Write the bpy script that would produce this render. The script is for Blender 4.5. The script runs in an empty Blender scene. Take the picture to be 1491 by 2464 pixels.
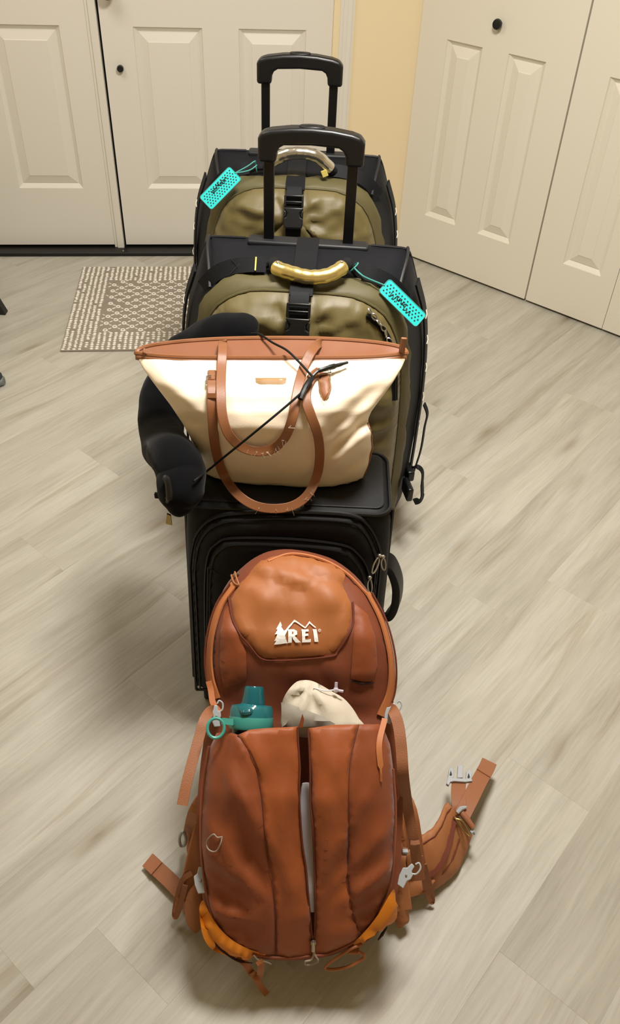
import bpy, math, random
import numpy as np
from mathutils import Vector as V, Matrix, noise
from mathutils.geometry import delaunay_2d_cdt
rnd = random.Random(7)
C = bpy.context.scene.collection
SC = bpy.context.scene
R = math.radians

# ------------------------------------------------------------ camera
CAM_H, FPX, PITCH, ROLL = 1.675, 1998.8, R(42.238), R(-2.6495)
CX, CY = 745.5, 1232.0
_f = V((0, math.cos(PITCH), -math.sin(PITCH))); _r = V((1, 0, 0)); _d = _f.cross(_r)
AXR = _r * math.cos(ROLL) + _d * math.sin(ROLL)
AXD = -_r * math.sin(ROLL) + _d * math.cos(ROLL)
AXF = _f
EYE = V((0, 0, CAM_H))
cam = bpy.data.cameras.new('camera'); camo = bpy.data.objects.new('camera', cam); C.objects.link(camo)
m = Matrix((AXR, -AXD, -AXF)).transposed().to_4x4(); m.translation = EYE
camo.matrix_world = m
cam.sensor_fit = 'HORIZONTAL'; cam.sensor_width = 36.0; cam.lens = FPX / 1491 * 36.0; cam.clip_start = 0.05
SC.camera = camo

# ------------------------------------------------------------ light and exposure
SC.view_settings.view_transform = 'Standard'; SC.view_settings.look = 'None'
SC.view_settings.gamma = 1.0; SC.view_settings.use_curve_mapping = False
SC.view_settings.exposure = 0.22
wd = bpy.data.worlds.new('world'); SC.world = wd; wd.use_nodes = True
wd.node_tree.nodes['Background'].inputs[0].default_value = (1.0, 0.95, 0.88, 1)
wd.node_tree.nodes['Background'].inputs[1].default_value = 0.045

def area(name, loc, size, power, color, target=None):
    l = bpy.data.lights.new(name, 'AREA'); l.shape = 'DISK'; l.size = size; l.energy = power; l.color = color
    o = bpy.data.objects.new(name, l); C.objects.link(o); o.location = loc
    if target is not None:
        o.rotation_euler = (V(target) - V(loc)).to_track_quat('-Z', 'Y').to_euler()
    return o
WARM = (1.0, 0.955, 0.895)
area('ceiling_lamp', (0.22, 1.56, 2.38), 0.55, 52, WARM)
area('fill_light', (-1.25, 2.3, 2.38), 1.0, 12, WARM)  # invented fill light, brightens the left floor and the doors

# ------------------------------------------------------------ pixel -> world with a chosen real depth
def ray(x, y):
    return AXR * ((x - CX) / FPX) + AXD * ((y - CY) / FPX) + AXF
def atY(x, y, Y):
    d = ray(x, y); return EYE + d * (Y / d.y)
def atZ(x, y, Z):
    d = ray(x, y); return EYE + d * ((Z - CAM_H) / d.z)
def atP(x, y, P, n):
    d = ray(x, y); return EYE + d * ((V(P) - EYE).dot(n) / d.dot(n))

# ------------------------------------------------------------ materials
def lin(c):
    return tuple((v / 12.92 if v <= 0.04045 else ((v + 0.055) / 1.055) ** 2.4) for v in c)
def rgb(h):
    return lin((int(h[0:2], 16) / 255, int(h[2:4], 16) / 255, int(h[4:6], 16) / 255))
def newmat(name):
    m = bpy.data.materials.new(name); m.use_nodes = True
    return m, m.node_tree.nodes, m.node_tree.links, m.node_tree.nodes['Principled BSDF']
def mat(name, col, rough=0.6, metal=0.0, bump=0.0, bscale=300.0, var=0.0, vscale=8.0, sheen=0.0, spec=0.5, coat=0.0,
        trans=0.0, weave=0.0, wscale=900.0, aniso_scale=None):
    m, N, L, P = newmat(name)
    c = rgb(col) if isinstance(col, str) else col
    P.inputs['Base Color'].default_value = (*c, 1); P.inputs['Roughness'].default_value = rough
    P.inputs['Metallic'].default_value = metal; P.inputs['Specular IOR Level'].default_value = spec
    P.inputs['Sheen Weight'].default_value = sheen; P.inputs['Coat Weight'].default_value = coat
    P.inputs['Transmission Weight'].default_value = trans
    tc = N.new('ShaderNodeTexCoord')
    if var:
        n1 = N.new('ShaderNodeTexNoise'); n1.inputs['Scale'].default_value = vscale; n1.inputs['Detail'].default_value = 4
        L.new(tc.outputs['Object'], n1.inputs['Vector'])
        mx = N.new('ShaderNodeMix'); mx.data_type = 'RGBA'
        mx.inputs[6].default_value = (*[v * (1 - var) for v in c], 1)
        mx.inputs[7].default_value = (*[min(1, v * (1 + var)) for v in c], 1)
        L.new(n1.outputs['Fac'], mx.inputs[0]); L.new(mx.outputs[2], P.inputs['Base Color'])
    last = None
    if bump:
        n2 = N.new('ShaderNodeTexNoise'); n2.inputs['Scale'].default_value = bscale; n2.inputs['Detail'].default_value = 3
        L.new(tc.outputs['Object'], n2.inputs['Vector'])
        b = N.new('ShaderNodeBump'); b.inputs['Strength'].default_value = bump; b.inputs['Distance'].default_value = 0.002
        L.new(n2.outputs['Fac'], b.inputs['Height']); last = b
    if weave:
        v = N.new('ShaderNodeTexVoronoi'); v.inputs['Scale'].default_value = wscale
        L.new(tc.outputs['Object'], v.inputs['Vector'])
        b = N.new('ShaderNodeBump'); b.inputs['Strength'].default_value = weave; b.inputs['Distance'].default_value = 0.001
        L.new(v.outputs['Distance'], b.inputs['Height'])
        if last: L.new(last.outputs['Normal'], b.inputs['Normal'])
        last = b
    if last: L.new(last.outputs['Normal'], P.inputs['Normal'])
    return m
M = {}
M['door'] = mat('door_paint', 'e3dfd4', 0.42, bump=0.03, bscale=120)
M['door2'] = mat('closet_paint', 'e4dece', 0.42, bump=0.03, bscale=120)
M['wall'] = mat('wall_paint', 'ecdab3', 0.75, bump=0.08, bscale=180)
M['ceil'] = mat('ceiling_paint', 'ece6d8', 0.9)
M['trim'] = mat('trim_paint', 'e1ddd1', 0.42)
M['black_metal'] = mat('threshold_black', '0d0c0b', 0.45)
M['gap_shade'] = mat('painted_gap_shade', '080706', 0.9)  # near-black colour stands in for the shade inside door gaps
M['knob'] = mat('knob_black', '0f1413', 0.3)
M['brass'] = mat('aged_brass', '6f5a3a', 0.35, metal=0.8)
M['nylon'] = mat('black_nylon', '0a0c12', 0.68, weave=0.10, wscale=700, sheen=0.02, var=0.15, spec=0.22)
M['nylon_side'] = mat('black_nylon_side', '08090a', 0.75, weave=0.12, wscale=700, spec=0.25)
M['webbing'] = mat('black_webbing', '0b0d12', 0.65, weave=0.2, wscale=500, sheen=0.02, spec=0.25)
M['piping'] = mat('grey_piping', '1b1c1f', 0.5, spec=0.4)
M['olive'] = mat('olive_nylon', '665a33', 0.47, weave=0.15, wscale=900, sheen=0.1, var=0.06)
M['olive_side'] = mat('olive_nylon_side', '57502f', 0.6, weave=0.15, wscale=900)
M['olive_flap'] = mat('olive_flap', '706541', 0.5, weave=0.15, wscale=900)
M['plastic'] = mat('black_plastic', '07080a', 0.35, spec=0.5)
M['grip'] = mat('grip_plastic', '0b0c0f', 0.36, bump=0.05, bscale=500, spec=0.5)
M['gold'] = mat('gold_film', 'f2dd92', 0.26, metal=0.9, bump=0.04, bscale=60)
M['silver'] = mat('silver_film', 'd9d6cc', 0.2, metal=0.95, bump=0.04, bscale=60)
M['steel'] = mat('steel', 'b9b5aa', 0.3, metal=0.9)
M['brassy'] = mat('brass_pull', 'a58d5a', 0.3, metal=0.9)
M['teal'] = mat('teal_tag', '1fc3c0', 0.4)
M['teal_clear'] = mat('teal_loop', '5bb8b0', 0.25, trans=0.35)
M['ink'] = mat('ink_black', '08110f', 0.6)
M['white'] = mat('white_print', 'f4f2ee', 0.6)
M['yellow'] = mat('yellow_thread', 'd8c56a', 0.6)
M['cream'] = mat('tote_cream', 'f3e3ca', 0.40, bump=0.10, bscale=420, spec=0.45)
M['tan'] = mat('tan_leather', '8a5836', 0.42, bump=0.08, bscale=350, var=0.08)
M['tan_edge'] = mat('tan_edge', '9d7a4f', 0.6)
M['tan_in'] = mat('tan_lining', '85502f', 0.5)
M['plaque'] = mat('tan_plaque', 'b78350', 0.4)
M['thread'] = mat('frayed_thread', 'e6dccb', 0.7)
M['velvet'] = mat('black_velvet', '050609', 0.95, sheen=0.06, bump=0.25, bscale=90, spec=0.15)
M['cord'] = mat('black_cord', '060607', 0.7, weave=0.2, wscale=900, spec=0.3)
M['poly'] = mat('black_polyester', '060607', 0.6, weave=0.15, wscale=800, sheen=0.01, spec=0.28)
M['poly_top'] = mat('black_polyester_top', '0a0c10', 0.5, weave=0.2, wscale=800, sheen=0.02, spec=0.4)
M['poly_pipe'] = mat('black_piping', '0b0b0c', 0.4, spec=0.4)
M['rust'] = mat('rust_nylon', '8a441d', 0.6, weave=0.12, wscale=900, var=0.10, vscale=14, sheen=0.1)
M['rust_dark'] = mat('rust_dark_nylon', '78391b', 0.6, weave=0.12, wscale=900, var=0.10, vscale=14, sheen=0.1)
M['orange'] = mat('orange_nylon', 'a2602f', 0.55, weave=0.1, wscale=900, var=0.06, vscale=10, sheen=0.1)
M['orange_mid'] = mat('orange_mid_nylon', '9a4f21', 0.55, weave=0.12, wscale=900, var=0.08, vscale=12, sheen=0.1)
M['zipband'] = mat('zip_band', 'b87040', 0.6, weave=0.15)
M['seam'] = mat('seam_brown', '64290f', 0.8)
M['wing'] = mat('yellow_orange_nylon', 'cf7a17', 0.55, weave=0.12, var=0.06)
M['belt'] = mat('belt_nylon', 'a4693f', 0.6, weave=0.15, var=0.08)
M['strap'] = mat('brown_webbing', '98613f', 0.6, weave=0.3, wscale=600)
M['grey_plastic'] = mat('grey_plastic', 'a9adb0', 0.45)
M['grey_cord'] = mat('grey_cord', '9c8f80', 0.6)
M['grey_mesh'] = mat('grey_mesh', '6d6a62', 0.8, weave=0.5, wscale=300)
M['bottle_teal'] = mat('bottle_teal', '12707a', 0.18, trans=0.35, coat=0.4)
M['bottle_lid'] = mat('bottle_lid', '1d6a70', 0.3, coat=0.2)
M['bottle_loop'] = mat('bottle_loop', '43988c', 0.4)
M['bottle_dark'] = mat('bottle_body', '0e2c2a', 0.15, trans=0.3)
M['cloth'] = mat('cream_cloth', 'cdc3b0', 0.7, weave=0.15, wscale=900)
M['grey_cloth'] = mat('grey_cloth', '948d80', 0.75, weave=0.15)
M['pale'] = mat('pale_plastic', 'dcd8de', 0.4)
M['lilac'] = mat('clear_toggle', 'd8d2e0', 0.25, trans=0.3)
M['shoe'] = mat('shoe_fabric', '2b3036', 0.8, weave=0.4, wscale=300)
M['sole'] = mat('shoe_sole', '6f756f', 0.6)
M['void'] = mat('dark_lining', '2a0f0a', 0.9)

# ------------------------------------------------------------ mesh helpers
class MB:
    def __init__(s): s.v = []; s.f = []
    def add(s, vs, fs):
        o = len(s.v); s.v += [V(p) for p in vs]; s.f += [[i + o for i in f] for f in fs]
    def box(s, c, size, rot=None):
        c = V(c); hx, hy, hz = [q / 2 for q in size]
        vs = [V((x, y, z)) for x in (-hx, hx) for y in (-hy, hy) for z in (-hz, hz)]
        if rot is not None: vs = [rot @ p for p in vs]
        s.add([p + c for p in vs], [(0, 1, 3, 2), (4, 6, 7, 5), (0, 4, 5, 1), (2, 3, 7, 6), (0, 2, 6, 4), (1, 5, 7, 3)])
    def rings(s, rs, closed=True, caps=True, loop=False):
        n = len(rs[0]); vs = [p for r in rs for p in r]; fs = []
        m = len(rs)
        for i in range(m if loop else m - 1):
            i2 = (i + 1) % m
            for j in range(n if closed else n - 1):
                j2 = (j + 1) % n
                fs.append((i * n + j, i * n + j2, i2 * n + j2, i2 * n + j))
        if caps and closed and not loop:
            fs.append(tuple(range(n - 1, -1, -1))); fs.append(tuple(range((m - 1) * n, m * n)))
        s.add(vs, fs)
    def tube(s, path, r, segs=8, closed=False, sq=None):
        path = [V(p) for p in path]; n = len(path)
        rs = r if isinstance(r, (list, tuple)) else [r] * n
        T = []
        for i in range(n):
            a = path[(i - 1) % n] if (closed or i > 0) else path[i]
            b = path[(i + 1) % n] if (closed or i < n - 1) else path[i]
            t = b - a; T.append(t.normalized() if t.length > 1e-9 else V((0, 0, 1)))
        ref = V((0, 0, 1)) if abs(T[0].z) < 0.9 else V((1, 0, 0))
        u = T[0].cross(ref).normalized(); out = []
        for i in range(n):
            u = (u - T[i] * u.dot(T[i]))
            u = u.normalized() if u.length > 1e-9 else T[i].orthogonal().normalized()
            w = T[i].cross(u)
            out.append([path[i] + (u * math.cos(k * 2 * math.pi / segs) + w * math.sin(k * 2 * math.pi / segs)) * rs[i] for k in range(segs)])
        s.rings(out, loop=closed)
    def strap(s, path, nrm, w, t=0.0016, side=None):
        path = [V(p) for p in path]; n = len(path); out = []
        for i in range(n):
            a = path[max(0, i - 1)]; b = path[min(n - 1, i + 1)]; T = (b - a).normalized()
            if side is not None:
                sd = V(side[i] if isinstance(side, list) else side); sd = (sd - T * sd.dot(T)).normalized(); N = sd.cross(T).normalized()
            else:
                N = V(nrm[i] if isinstance(nrm, list) else nrm); N = (N - T * N.dot(T)).normalized(); sd = T.cross(N)
            ww = (w[i] if isinstance(w, list) else w) / 2; h = t / 2
            out.append([path[i] + sd * ww * 0.97 + N * h, path[i] + sd * ww, path[i] + sd * ww * 0.97 - N * h,
                        path[i] - sd * ww * 0.97 - N * h, path[i] - sd * ww, path[i] - sd * ww * 0.97 + N * h])
        s.rings(out)
    def lathe(s, prof, o, ax, segs=24, flat=1.0, u=None):
        o = V(o); ax = V(ax).normalized(); u = V(u) if u is not None else ax.orthogonal()
        u = (u - ax * u.dot(ax)).normalized(); w = ax.cross(u)
        s.rings([[o + ax * h + (u * math.cos(k * 2 * math.pi / segs) + w * math.sin(k * 2 * math.pi / segs) * flat) * r for k in range(segs)] for r, h in prof])
    def prism(s, pts, d):
        pts = [V(p) for p in pts]; d = V(d); n = len(pts)
        s.add(pts + [p + d for p in pts], [tuple(range(n - 1, -1, -1)), tuple(range(n, 2 * n))] + [(i, (i + 1) % n, (i + 1) % n + n, i + n) for i in range(n)])
    def ball(s, c, r, seg=12, rg=8):
        c = V(c); r = V(r) if not isinstance(r, (int, float)) else V((r, r, r))
        s.rings([[c + V((r.x * math.sin(a) * math.cos(k * 2 * math.pi / seg), r.y * math.sin(a) * math.sin(k * 2 * math.pi / seg), r.z * math.cos(a)))
                  for k in range(seg)] for a in [0.05 + (math.pi - 0.1) * i / rg for i in range(rg + 1)]])
    def build(s, name, m, parent=None, org=None, smooth=True, ang=40, bevel=0, subd=0, solid=0, label=None, kind=None, recalc=False):
        me = bpy.data.meshes.new(name)
        o0 = V(org) if org is not None else V((0, 0, 0))
        me.from_pydata([tuple(p - o0) for p in s.v], [], s.f); me.validate(); me.update()
        if recalc:
            import bmesh
            bm = bmesh.new(); bm.from_mesh(me); bmesh.ops.recalc_face_normals(bm, faces=bm.faces); bm.to_mesh(me); bm.free()
        me.materials.append(M[m] if isinstance(m, str) else m)
        if smooth:
            me.shade_smooth()
            if ang < 180: me.set_sharp_from_angle(angle=R(ang))
        o = bpy.data.objects.new(name, me); C.objects.link(o)
        if parent is not None: o.parent = parent
        elif org is not None: o.location = o0
        if solid:
            k = o.modifiers.new('solid', 'SOLIDIFY'); k.thickness = solid; k.offset = -1
        if bevel:
            k = o.modifiers.new('bevel', 'BEVEL'); k.width = bevel; k.segments = 3; k.limit_method = 'ANGLE'; k.angle_limit = R(35)
        if subd:
            k = o.modifiers.new('subd', 'SUBSURF'); k.levels = subd; k.render_levels = subd
        if label: o['label'] = label
        if kind: o['kind'] = kind
        return o
def thing(name, label, cat, loc=(0, 0, 0), rotz=0, group=None):
    o = bpy.data.objects.new(name, None); C.objects.link(o); o.location = loc; o.rotation_euler = (0, 0, rotz)
    o.empty_display_size = 0.05
    o['label'] = label; o['category'] = cat
    if group: o['group'] = group
    return o
def tag(o, label, cat, group=None):
    o['label'] = label; o['category'] = cat
    if group: o['group'] = group
    return o
def struct(name, mb, m, **k):
    o = mb.build(name, m, **k); o['kind'] = 'structure'; return o

def crom(pts, n=6, closed=False):
    pts = [V(p) for p in pts]; N = len(pts); out = []
    for i in range(N if closed else N - 1):
        p0 = pts[(i - 1) % N] if (closed or i > 0) else pts[i] * 2 - pts[i + 1]
        p1 = pts[i]; p2 = pts[(i + 1) % N]
        p3 = pts[(i + 2) % N] if (closed or i + 2 < N) else p2 * 2 - p1
        for k in range(n):
            t = k / n
            out.append(0.5 * (2 * p1 + (p2 - p0) * t + (2 * p0 - 5 * p1 + 4 * p2 - p3) * t * t + (3 * p1 - p0 - 3 * p2 + p3) * t ** 3))
    if not closed: out.append(pts[-1].copy())
    return out
def resamp(pts, step, closed=True):
    pts = [V(p) for p in pts]; L = pts + [pts[0]] if closed else pts; out = []
    for a, b in zip(L[:-1], L[1:]):
        n = max(1, int(math.ceil((b - a).length / step)))
        out += [a.lerp(b, k / n) for k in range(n)]
    if not closed: out.append(L[-1])
    return out
def pdist(poly, pts):
    """distance of every point to a closed polygon's outline (numpy)"""
    A = np.array([(p[0], p[1]) for p in poly]); B = np.roll(A, -1, 0); P = np.array([(p[0], p[1]) for p in pts])
    d = np.full(len(P), 1e9); E = B - A; l2 = (E ** 2).sum(1) + 1e-12
    for k in range(len(A)):
        t = np.clip(((P - A[k]) @ E[k]) / l2[k], 0, 1); q = A[k] + t[:, None] * E[k]
        d = np.minimum(d, np.hypot(*(P - q).T))
    return d
def inside(poly, x, y):
    c = False; n = len(poly); j = n - 1
    for i in range(n):
        xi, yi = poly[i][0], poly[i][1]; xj, yj = poly[j][0], poly[j][1]
        if (yi > y) != (yj > y) and x < (xj - xi) * (y - yi) / (yj - yi) + xi: c = not c
        j = i
    return c
def trimesh(poly, step):
    bd = resamp([V((p[0], p[1])) for p in poly], step); n = len(bd)
    xs = [p.x for p in bd]; ys = [p.y for p in bd]; pts = list(bd); ins = []
    y = min(ys) + step * 0.5; row = 0
    while y < max(ys):
        x = min(xs) + (step * 0.5 if row % 2 else 0)
        while x < max(xs):
            if inside(bd, x, y): ins.append((x, y))
            x += step
        y += step * 0.87; row += 1
    if ins:
        d = pdist(bd, ins); pts += [V(p) for p, q in zip(ins, d) if q > step * 0.45]
    r = delaunay_2d_cdt(pts, [(i, (i + 1) % n) for i in range(n)], [], 1, 1e-7)
    return [tuple(p) for p in r[0]], [tuple(f) for f in r[2]]
def patch(mb, poly, S, th=0.004, step=0.012, edge=None, sink=0.002, back=None):
    """puffed panel over the surface S(u,v)->(point, normal); th: height, edge: width of its rounded border"""
    vs, fs = trimesh(poly, step); d = pdist(poly, vs); edge = edge or th * 1.5; out = []
    for (u, v), q in zip(vs, d):
        p, n = S(u, v); t = min(1.0, q / edge); h = -sink + (th + sink) * math.sqrt(max(0, 1 - (1 - t) ** 2))
        out.append(p + n * h)
    o = len(mb.v)
    mb.add(out, fs)
    if back is not None:
        ob = []
        for (u, v), q in zip(vs, d):
            p, n = S(u, v); t = min(1.0, q / edge); ob.append(p - n * (sink + back * math.sqrt(max(0, 1 - (1 - t) ** 2))))
        k = len(vs)
        mb.add(ob, [tuple(reversed(f)) for f in fs])
def fbm(p, s, o=3):
    return noise.fractal(V(p) * s, 1.0, 2.0, o, noise_basis='PERLIN_ORIGINAL')
def sstep(a, b, x):
    t = min(1, max(0, (x - a) / (b - a))); return t * t * (3 - 2 * t)
def interp(x, xs, ys): return float(np.interp(x, xs, ys))

def crumple(p, s, amp):
    """sharp-crested creases of thin cloth"""
    p = V(p); w = V((fbm(p + V((3, 1, 4)), s * .5), fbm(p + V((1, 5, 9)), s * .5), 0)) * (.5 / s)
    return amp * (.35 - 1.6 * abs(noise.noise((p + w) * s)))

# ------------------------------------------------------------ room frames
TH = R(6.2818)
WU = V((math.cos(TH), math.sin(TH), 0)); WN = V((-math.sin(TH), math.cos(TH), 0))
def W(u, dn, z): return WU * u + WN * dn + V((0, 0, z))
KA = TH - math.pi / 4
KU = V((math.cos(KA), math.sin(KA), 0)); KN = V((-KU.y, KU.x, 0)); KD = 3.06
def K(s, dn, z): return KU * s + KN * (KD + dn) + V((0, 0, z))

def slab(F, u0, u1, d0, d1, z0, z1, mb=None):
    mb = mb or MB()
    vs = [F(u, d, z) for u in (u0, u1) for d in (d0, d1) for z in (z0, z1)]
    mb.add(vs, [(0, 1, 3, 2), (4, 6, 7, 5), (0, 4, 5, 1), (2, 3, 7, 6), (0, 2, 6, 4), (1, 5, 7, 3)])
    return mb

# floor: base slab, then every plank its own object
FA = R(51.3); PU = V((math.cos(FA), math.sin(FA), 0)); PN = V((-math.sin(FA), math.cos(FA), 0))
PW, PL, PB = 0.2025, 1.22, 0.0775
def wood():
    m, N, L, P = newmat('oak_vinyl_plank')
    tc = N.new('ShaderNodeTexCoord'); oi = N.new('ShaderNodeObjectInfo')
    def vm(op, a, b):
        n = N.new('ShaderNodeVectorMath'); n.operation = op
        for i, x in enumerate((a, b)):
            if hasattr(x, 'links'): L.new(x, n.inputs[i])
            else: n.inputs[i].default_value = x
        return n.outputs[0]
    mu = N.new('ShaderNodeMath'); mu.operation = 'MULTIPLY'; mu.inputs[1].default_value = 37.0; L.new(oi.outputs['Random'], mu.inputs[0])
    off = N.new('ShaderNodeCombineXYZ')
    for i in range(3): L.new(mu.outputs[0], off.inputs[i])
    base = vm('ADD', tc.outputs['Object'], off.outputs[0])
    # slow waver so the grain is not ruled
    w = N.new('ShaderNodeTexNoise'); w.inputs['Scale'].default_value = 2.2; w.inputs['Detail'].default_value = 2; L.new(base, w.inputs['Vector'])
    wv = vm('SUBTRACT', w.outputs['Color'], (0.5, 0.5, 0.5)); wv = vm('MULTIPLY', wv, (0, 0.045, 0))
    base = vm('ADD', base, wv)
    def nz(sc, detail, rough=0.55, dist=0.0):
        s = vm('MULTIPLY', base, sc); n = N.new('ShaderNodeTexNoise'); n.inputs['Scale'].default_value = 1.0
        n.inputs['Detail'].default_value = detail; n.inputs['Roughness'].default_value = rough; n.inputs['Distortion'].default_value = dist
        L.new(s, n.inputs['Vector']); return n.outputs['Fac']
    def ramp(f, st):
        r = N.new('ShaderNodeValToRGB'); L.new(f, r.inputs[0]); e = r.color_ramp.elements
        while len(e) < len(st): e.new(0.5)
        for k, (p, c) in zip(e, st): k.position = p; k.color = (*c, 1)
        return r.outputs[0]
    def mix(mode, f, a, b):
        n = N.new('ShaderNodeMix'); n.data_type = 'RGBA'; n.blend_type = mode
        if hasattr(f, 'links'): L.new(f, n.inputs[0])
        else: n.inputs[0].default_value = f
        for i, x in ((6, a), (7, b)):
            if hasattr(x, 'links'): L.new(x, n.inputs[i])
            else: n.inputs[i].default_value = (*x, 1)
        return n.outputs[2]
    g = lambda v: (v, v, v)
    broad = ramp(nz((1.3, 13, 1), 6, 0.6, 0.15), [(0.25, rgb('a39d90')), (0.45, rgb('b3aea1')), (0.60, rgb('bdb9ad')), (0.8, rgb('b0ab9e'))])
    fine = ramp(nz((7, 150, 1), 4, 0.7), [(0.3, g(0.84)), (0.55, g(1.0)), (0.75, g(1.08))])
    col = mix('MULTIPLY', 0.8, broad, fine)
    vein = ramp(nz((0.9, 16, 1), 6, 0.55, 0.6), [(0.60, g(1.0)), (0.69, (0.80, 0.76, 0.71)), (0.74, g(1.0))])
    col = mix('MULTIPLY', 0.9, col, vein)
    vo = N.new('ShaderNodeTexVoronoi'); vo.inputs['Scale'].default_value = 1.0; L.new(vm('MULTIPLY', base, (2.1, 7.5, 1)), vo.inputs['Vector'])
    knot = ramp(vo.outputs['Distance'], [(0.0, (0.50, 0.43, 0.35)), (0.05, (0.72, 0.66, 0.58)), (0.16, g(0.93)), (0.24, g(1.0))])
    col = mix('MULTIPLY', 0.95, col, knot)
    tone = ramp(oi.outputs['Random'], [(0.0, (0.93, 0.925, 0.915)), (0.5, g(1.0)), (1.0, (1.03, 1.03, 1.02))])
    col = mix('MULTIPLY', 1.0, col, tone)
    L.new(col, P.inputs['Base Color'])
    P.inputs['Roughness'].default_value = 0.46; P.inputs['Specular IOR Level'].default_value = 0.4
    b = N.new('ShaderNodeBump'); b.inputs['Strength'].default_value = 0.12; b.inputs['Distance'].default_value = 0.001
    L.new(nz((10, 220, 1), 3, 0.6), b.inputs['Height']); L.new(b.outputs[0], P.inputs['Normal'])
    return m
M['wood'] = wood()
fl = MB(); slab(W, -2.45, 2.9, -1.9, 3.75, -0.05, -0.0045, fl)
floor = struct('floor', fl, mat('subfloor', 'a39a88', 0.8), smooth=False)
pm = MB(); e = 0.0004; hl, hw = PL / 2, PW / 2
top = [(-hl + e, -hw + e), (hl - e, -hw + e), (hl - e, hw - e), (-hl + e, hw - e)]; bot = [(-hl, -hw), (hl, -hw), (hl, hw), (-hl, hw)]
pm.add([(x, y, -0.0045) for x, y in bot] + [(x, y, -0.0003) for x, y in bot] + [(x, y, 0) for x, y in top],
       [(i, (i + 1) % 4, (i + 1) % 4 + 4, i + 4) for i in range(4)] + [(i + 4, (i + 1) % 4 + 4, (i + 1) % 4 + 8, i + 8) for i in range(4)] + [(8, 9, 10, 11)])
plank0 = None
ends = {4: 1.90, 9: 1.575, 8: 0.40, 8.5: 0, 2: 1.48}          # one end joint of the rows that show it in the photo
for k in range(-6, 18):
    perp = PB + PW * (k + 0.5)
    s0 = ends.get(k, (k * 0.37 * PL + rnd.uniform(-0.12, 0.12)))
    if k == 8: s0 = 1.164
    for j in range(-4, 6):
        al = (s0 % PL) + PL * (j + 0.5) - PL
        c = PU * al + PN * perp
        u, dn = c.dot(WU), c.dot(WN)
        if not (-2.6 < u < 2.4 and -0.7 < dn < 4.1) or c.dot(KN) > KD + 0.55: continue
        if plank0 is None:
            plank0 = pm.build('plank', 'wood', floor, smooth=False); o = plank0
        else:
            o = plank0.copy(); C.objects.link(o); o.parent = floor
        o.location = c; o.rotation_euler = (0, 0, FA)

# walls and ceiling
DW = 3.62                                     # entrance door faces
wb = MB(); slab(W, 0.40, 0.86, 3.60, 3.75, 0, 2.44, wb); slab(W, -2.45, -1.50, 3.60, 3.75, 0, 2.44, wb); slab(W, -1.50, 0.40, 3.60, 3.75, 2.06, 2.44, wb)
slab(W, -1.50, 0.40, 3.70, 3.75, 0, 2.06, wb)
struct('wall_back', wb, 'wall', smooth=False)
wr = MB(); slab(K, -2.1, 0.0, 0.0, 0.1, 2.04, 2.44, wr); slab(K, 0.0, 2.6, 0.0, 0.1, 0, 2.44, wr); slab(K, -2.1, 0.0, 0.10, 0.14, 0, 2.04, wr)
struct('wall_right', wr, 'wall', smooth=False)
wl = MB(); slab(W, -2.45, -2.35, -1.9, 3.75, 0, 2.44, wl); struct('wall_left', wl, 'wall', smooth=False)
wf = MB(); slab(W, -2.45, 2.9, -1.9, -1.8, 0, 2.44, wf); struct('wall_front', wf, 'wall', smooth=False)
we = MB(); slab(W, 2.8, 2.9, -1.9, 2.0, 0, 2.44, we); struct('wall_side', we, 'wall', smooth=False)
cb = MB(); slab(W, -2.45, 2.9, -1.9, 3.75, 2.44, 2.5, cb); struct('ceiling', cb, 'ceil', smooth=False)

RINGS = [(0, 0), (0.002, 0.005), (0.016, 0.0145), (0.0185, 0.0145), (0.0195, 0.0130), (0.050, 0.0030), (0.053, 0.0010)]
def panel_door(name, F, d, u0, u1, z0, z1, panels, m, thick=0.035):
    us = sorted({u0, u1} | {q for p in panels for q in p[:2]}); zs = sorted({z0, z1} | {q for p in panels for q in p[2:]})
    mb = MB()
    for i in range(len(us) - 1):
        for j in range(len(zs) - 1):
            uc, zc = (us[i] + us[i + 1]) / 2, (zs[j] + zs[j + 1]) / 2
            if any(p[0] < uc < p[1] and p[2] < zc < p[3] for p in panels): continue
            mb.add([F(us[i], d, zs[j]), F(us[i + 1], d, zs[j]), F(us[i + 1], d, zs[j + 1]), F(us[i], d, zs[j + 1])], [(0, 1, 2, 3)])
    P = [(u0, z0), (u1, z0), (u1, z1), (u0, z1)]
    mb.add([F(u, d, z) for u, z in P] + [F(u, d + thick, z) for u, z in P], [(i, (i + 1) % 4, (i + 1) % 4 + 4, i + 4) for i in range(4)] + [(4, 5, 6, 7)])
    door = struct(name, mb, m, smooth=False)
    for (a, b, c, e) in panels:
        q = MB(); q.rings([[F(a + i, d + k, c + i), F(b - i, d + k, c + i), F(b - i, d + k, e - i), F(a + i, d + k, e - i)] for i, k in RINGS], caps=False)
        n = len(q.v); q.f.append([n - 4, n - 3, n - 2, n - 1])
        q.build('panel', m, door, smooth=False)
    return door
Z1, Z2, Z3, Z4 = 0.278, 0.893, 1.10, 1.86
d1 = panel_door('door_1', W, DW, -1.42, -0.537, 0.027, 2.03, [(-0.906, -0.640, Z1, Z2), (-1.30, -1.04, Z1, Z2), (-0.906, -0.640, Z3, Z4), (-1.30, -1.04, Z3, Z4)], 'door')
d2 = panel_door('door_2', W, DW, -0.486, 0.421, 0.027, 2.03, [(-0.365, -0.103, Z1, Z2), (0.036, 0.297, Z1, Z2), (-0.365, -0.103, Z3, Z4), (0.036, 0.297, Z3, Z4)], 'door')
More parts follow.
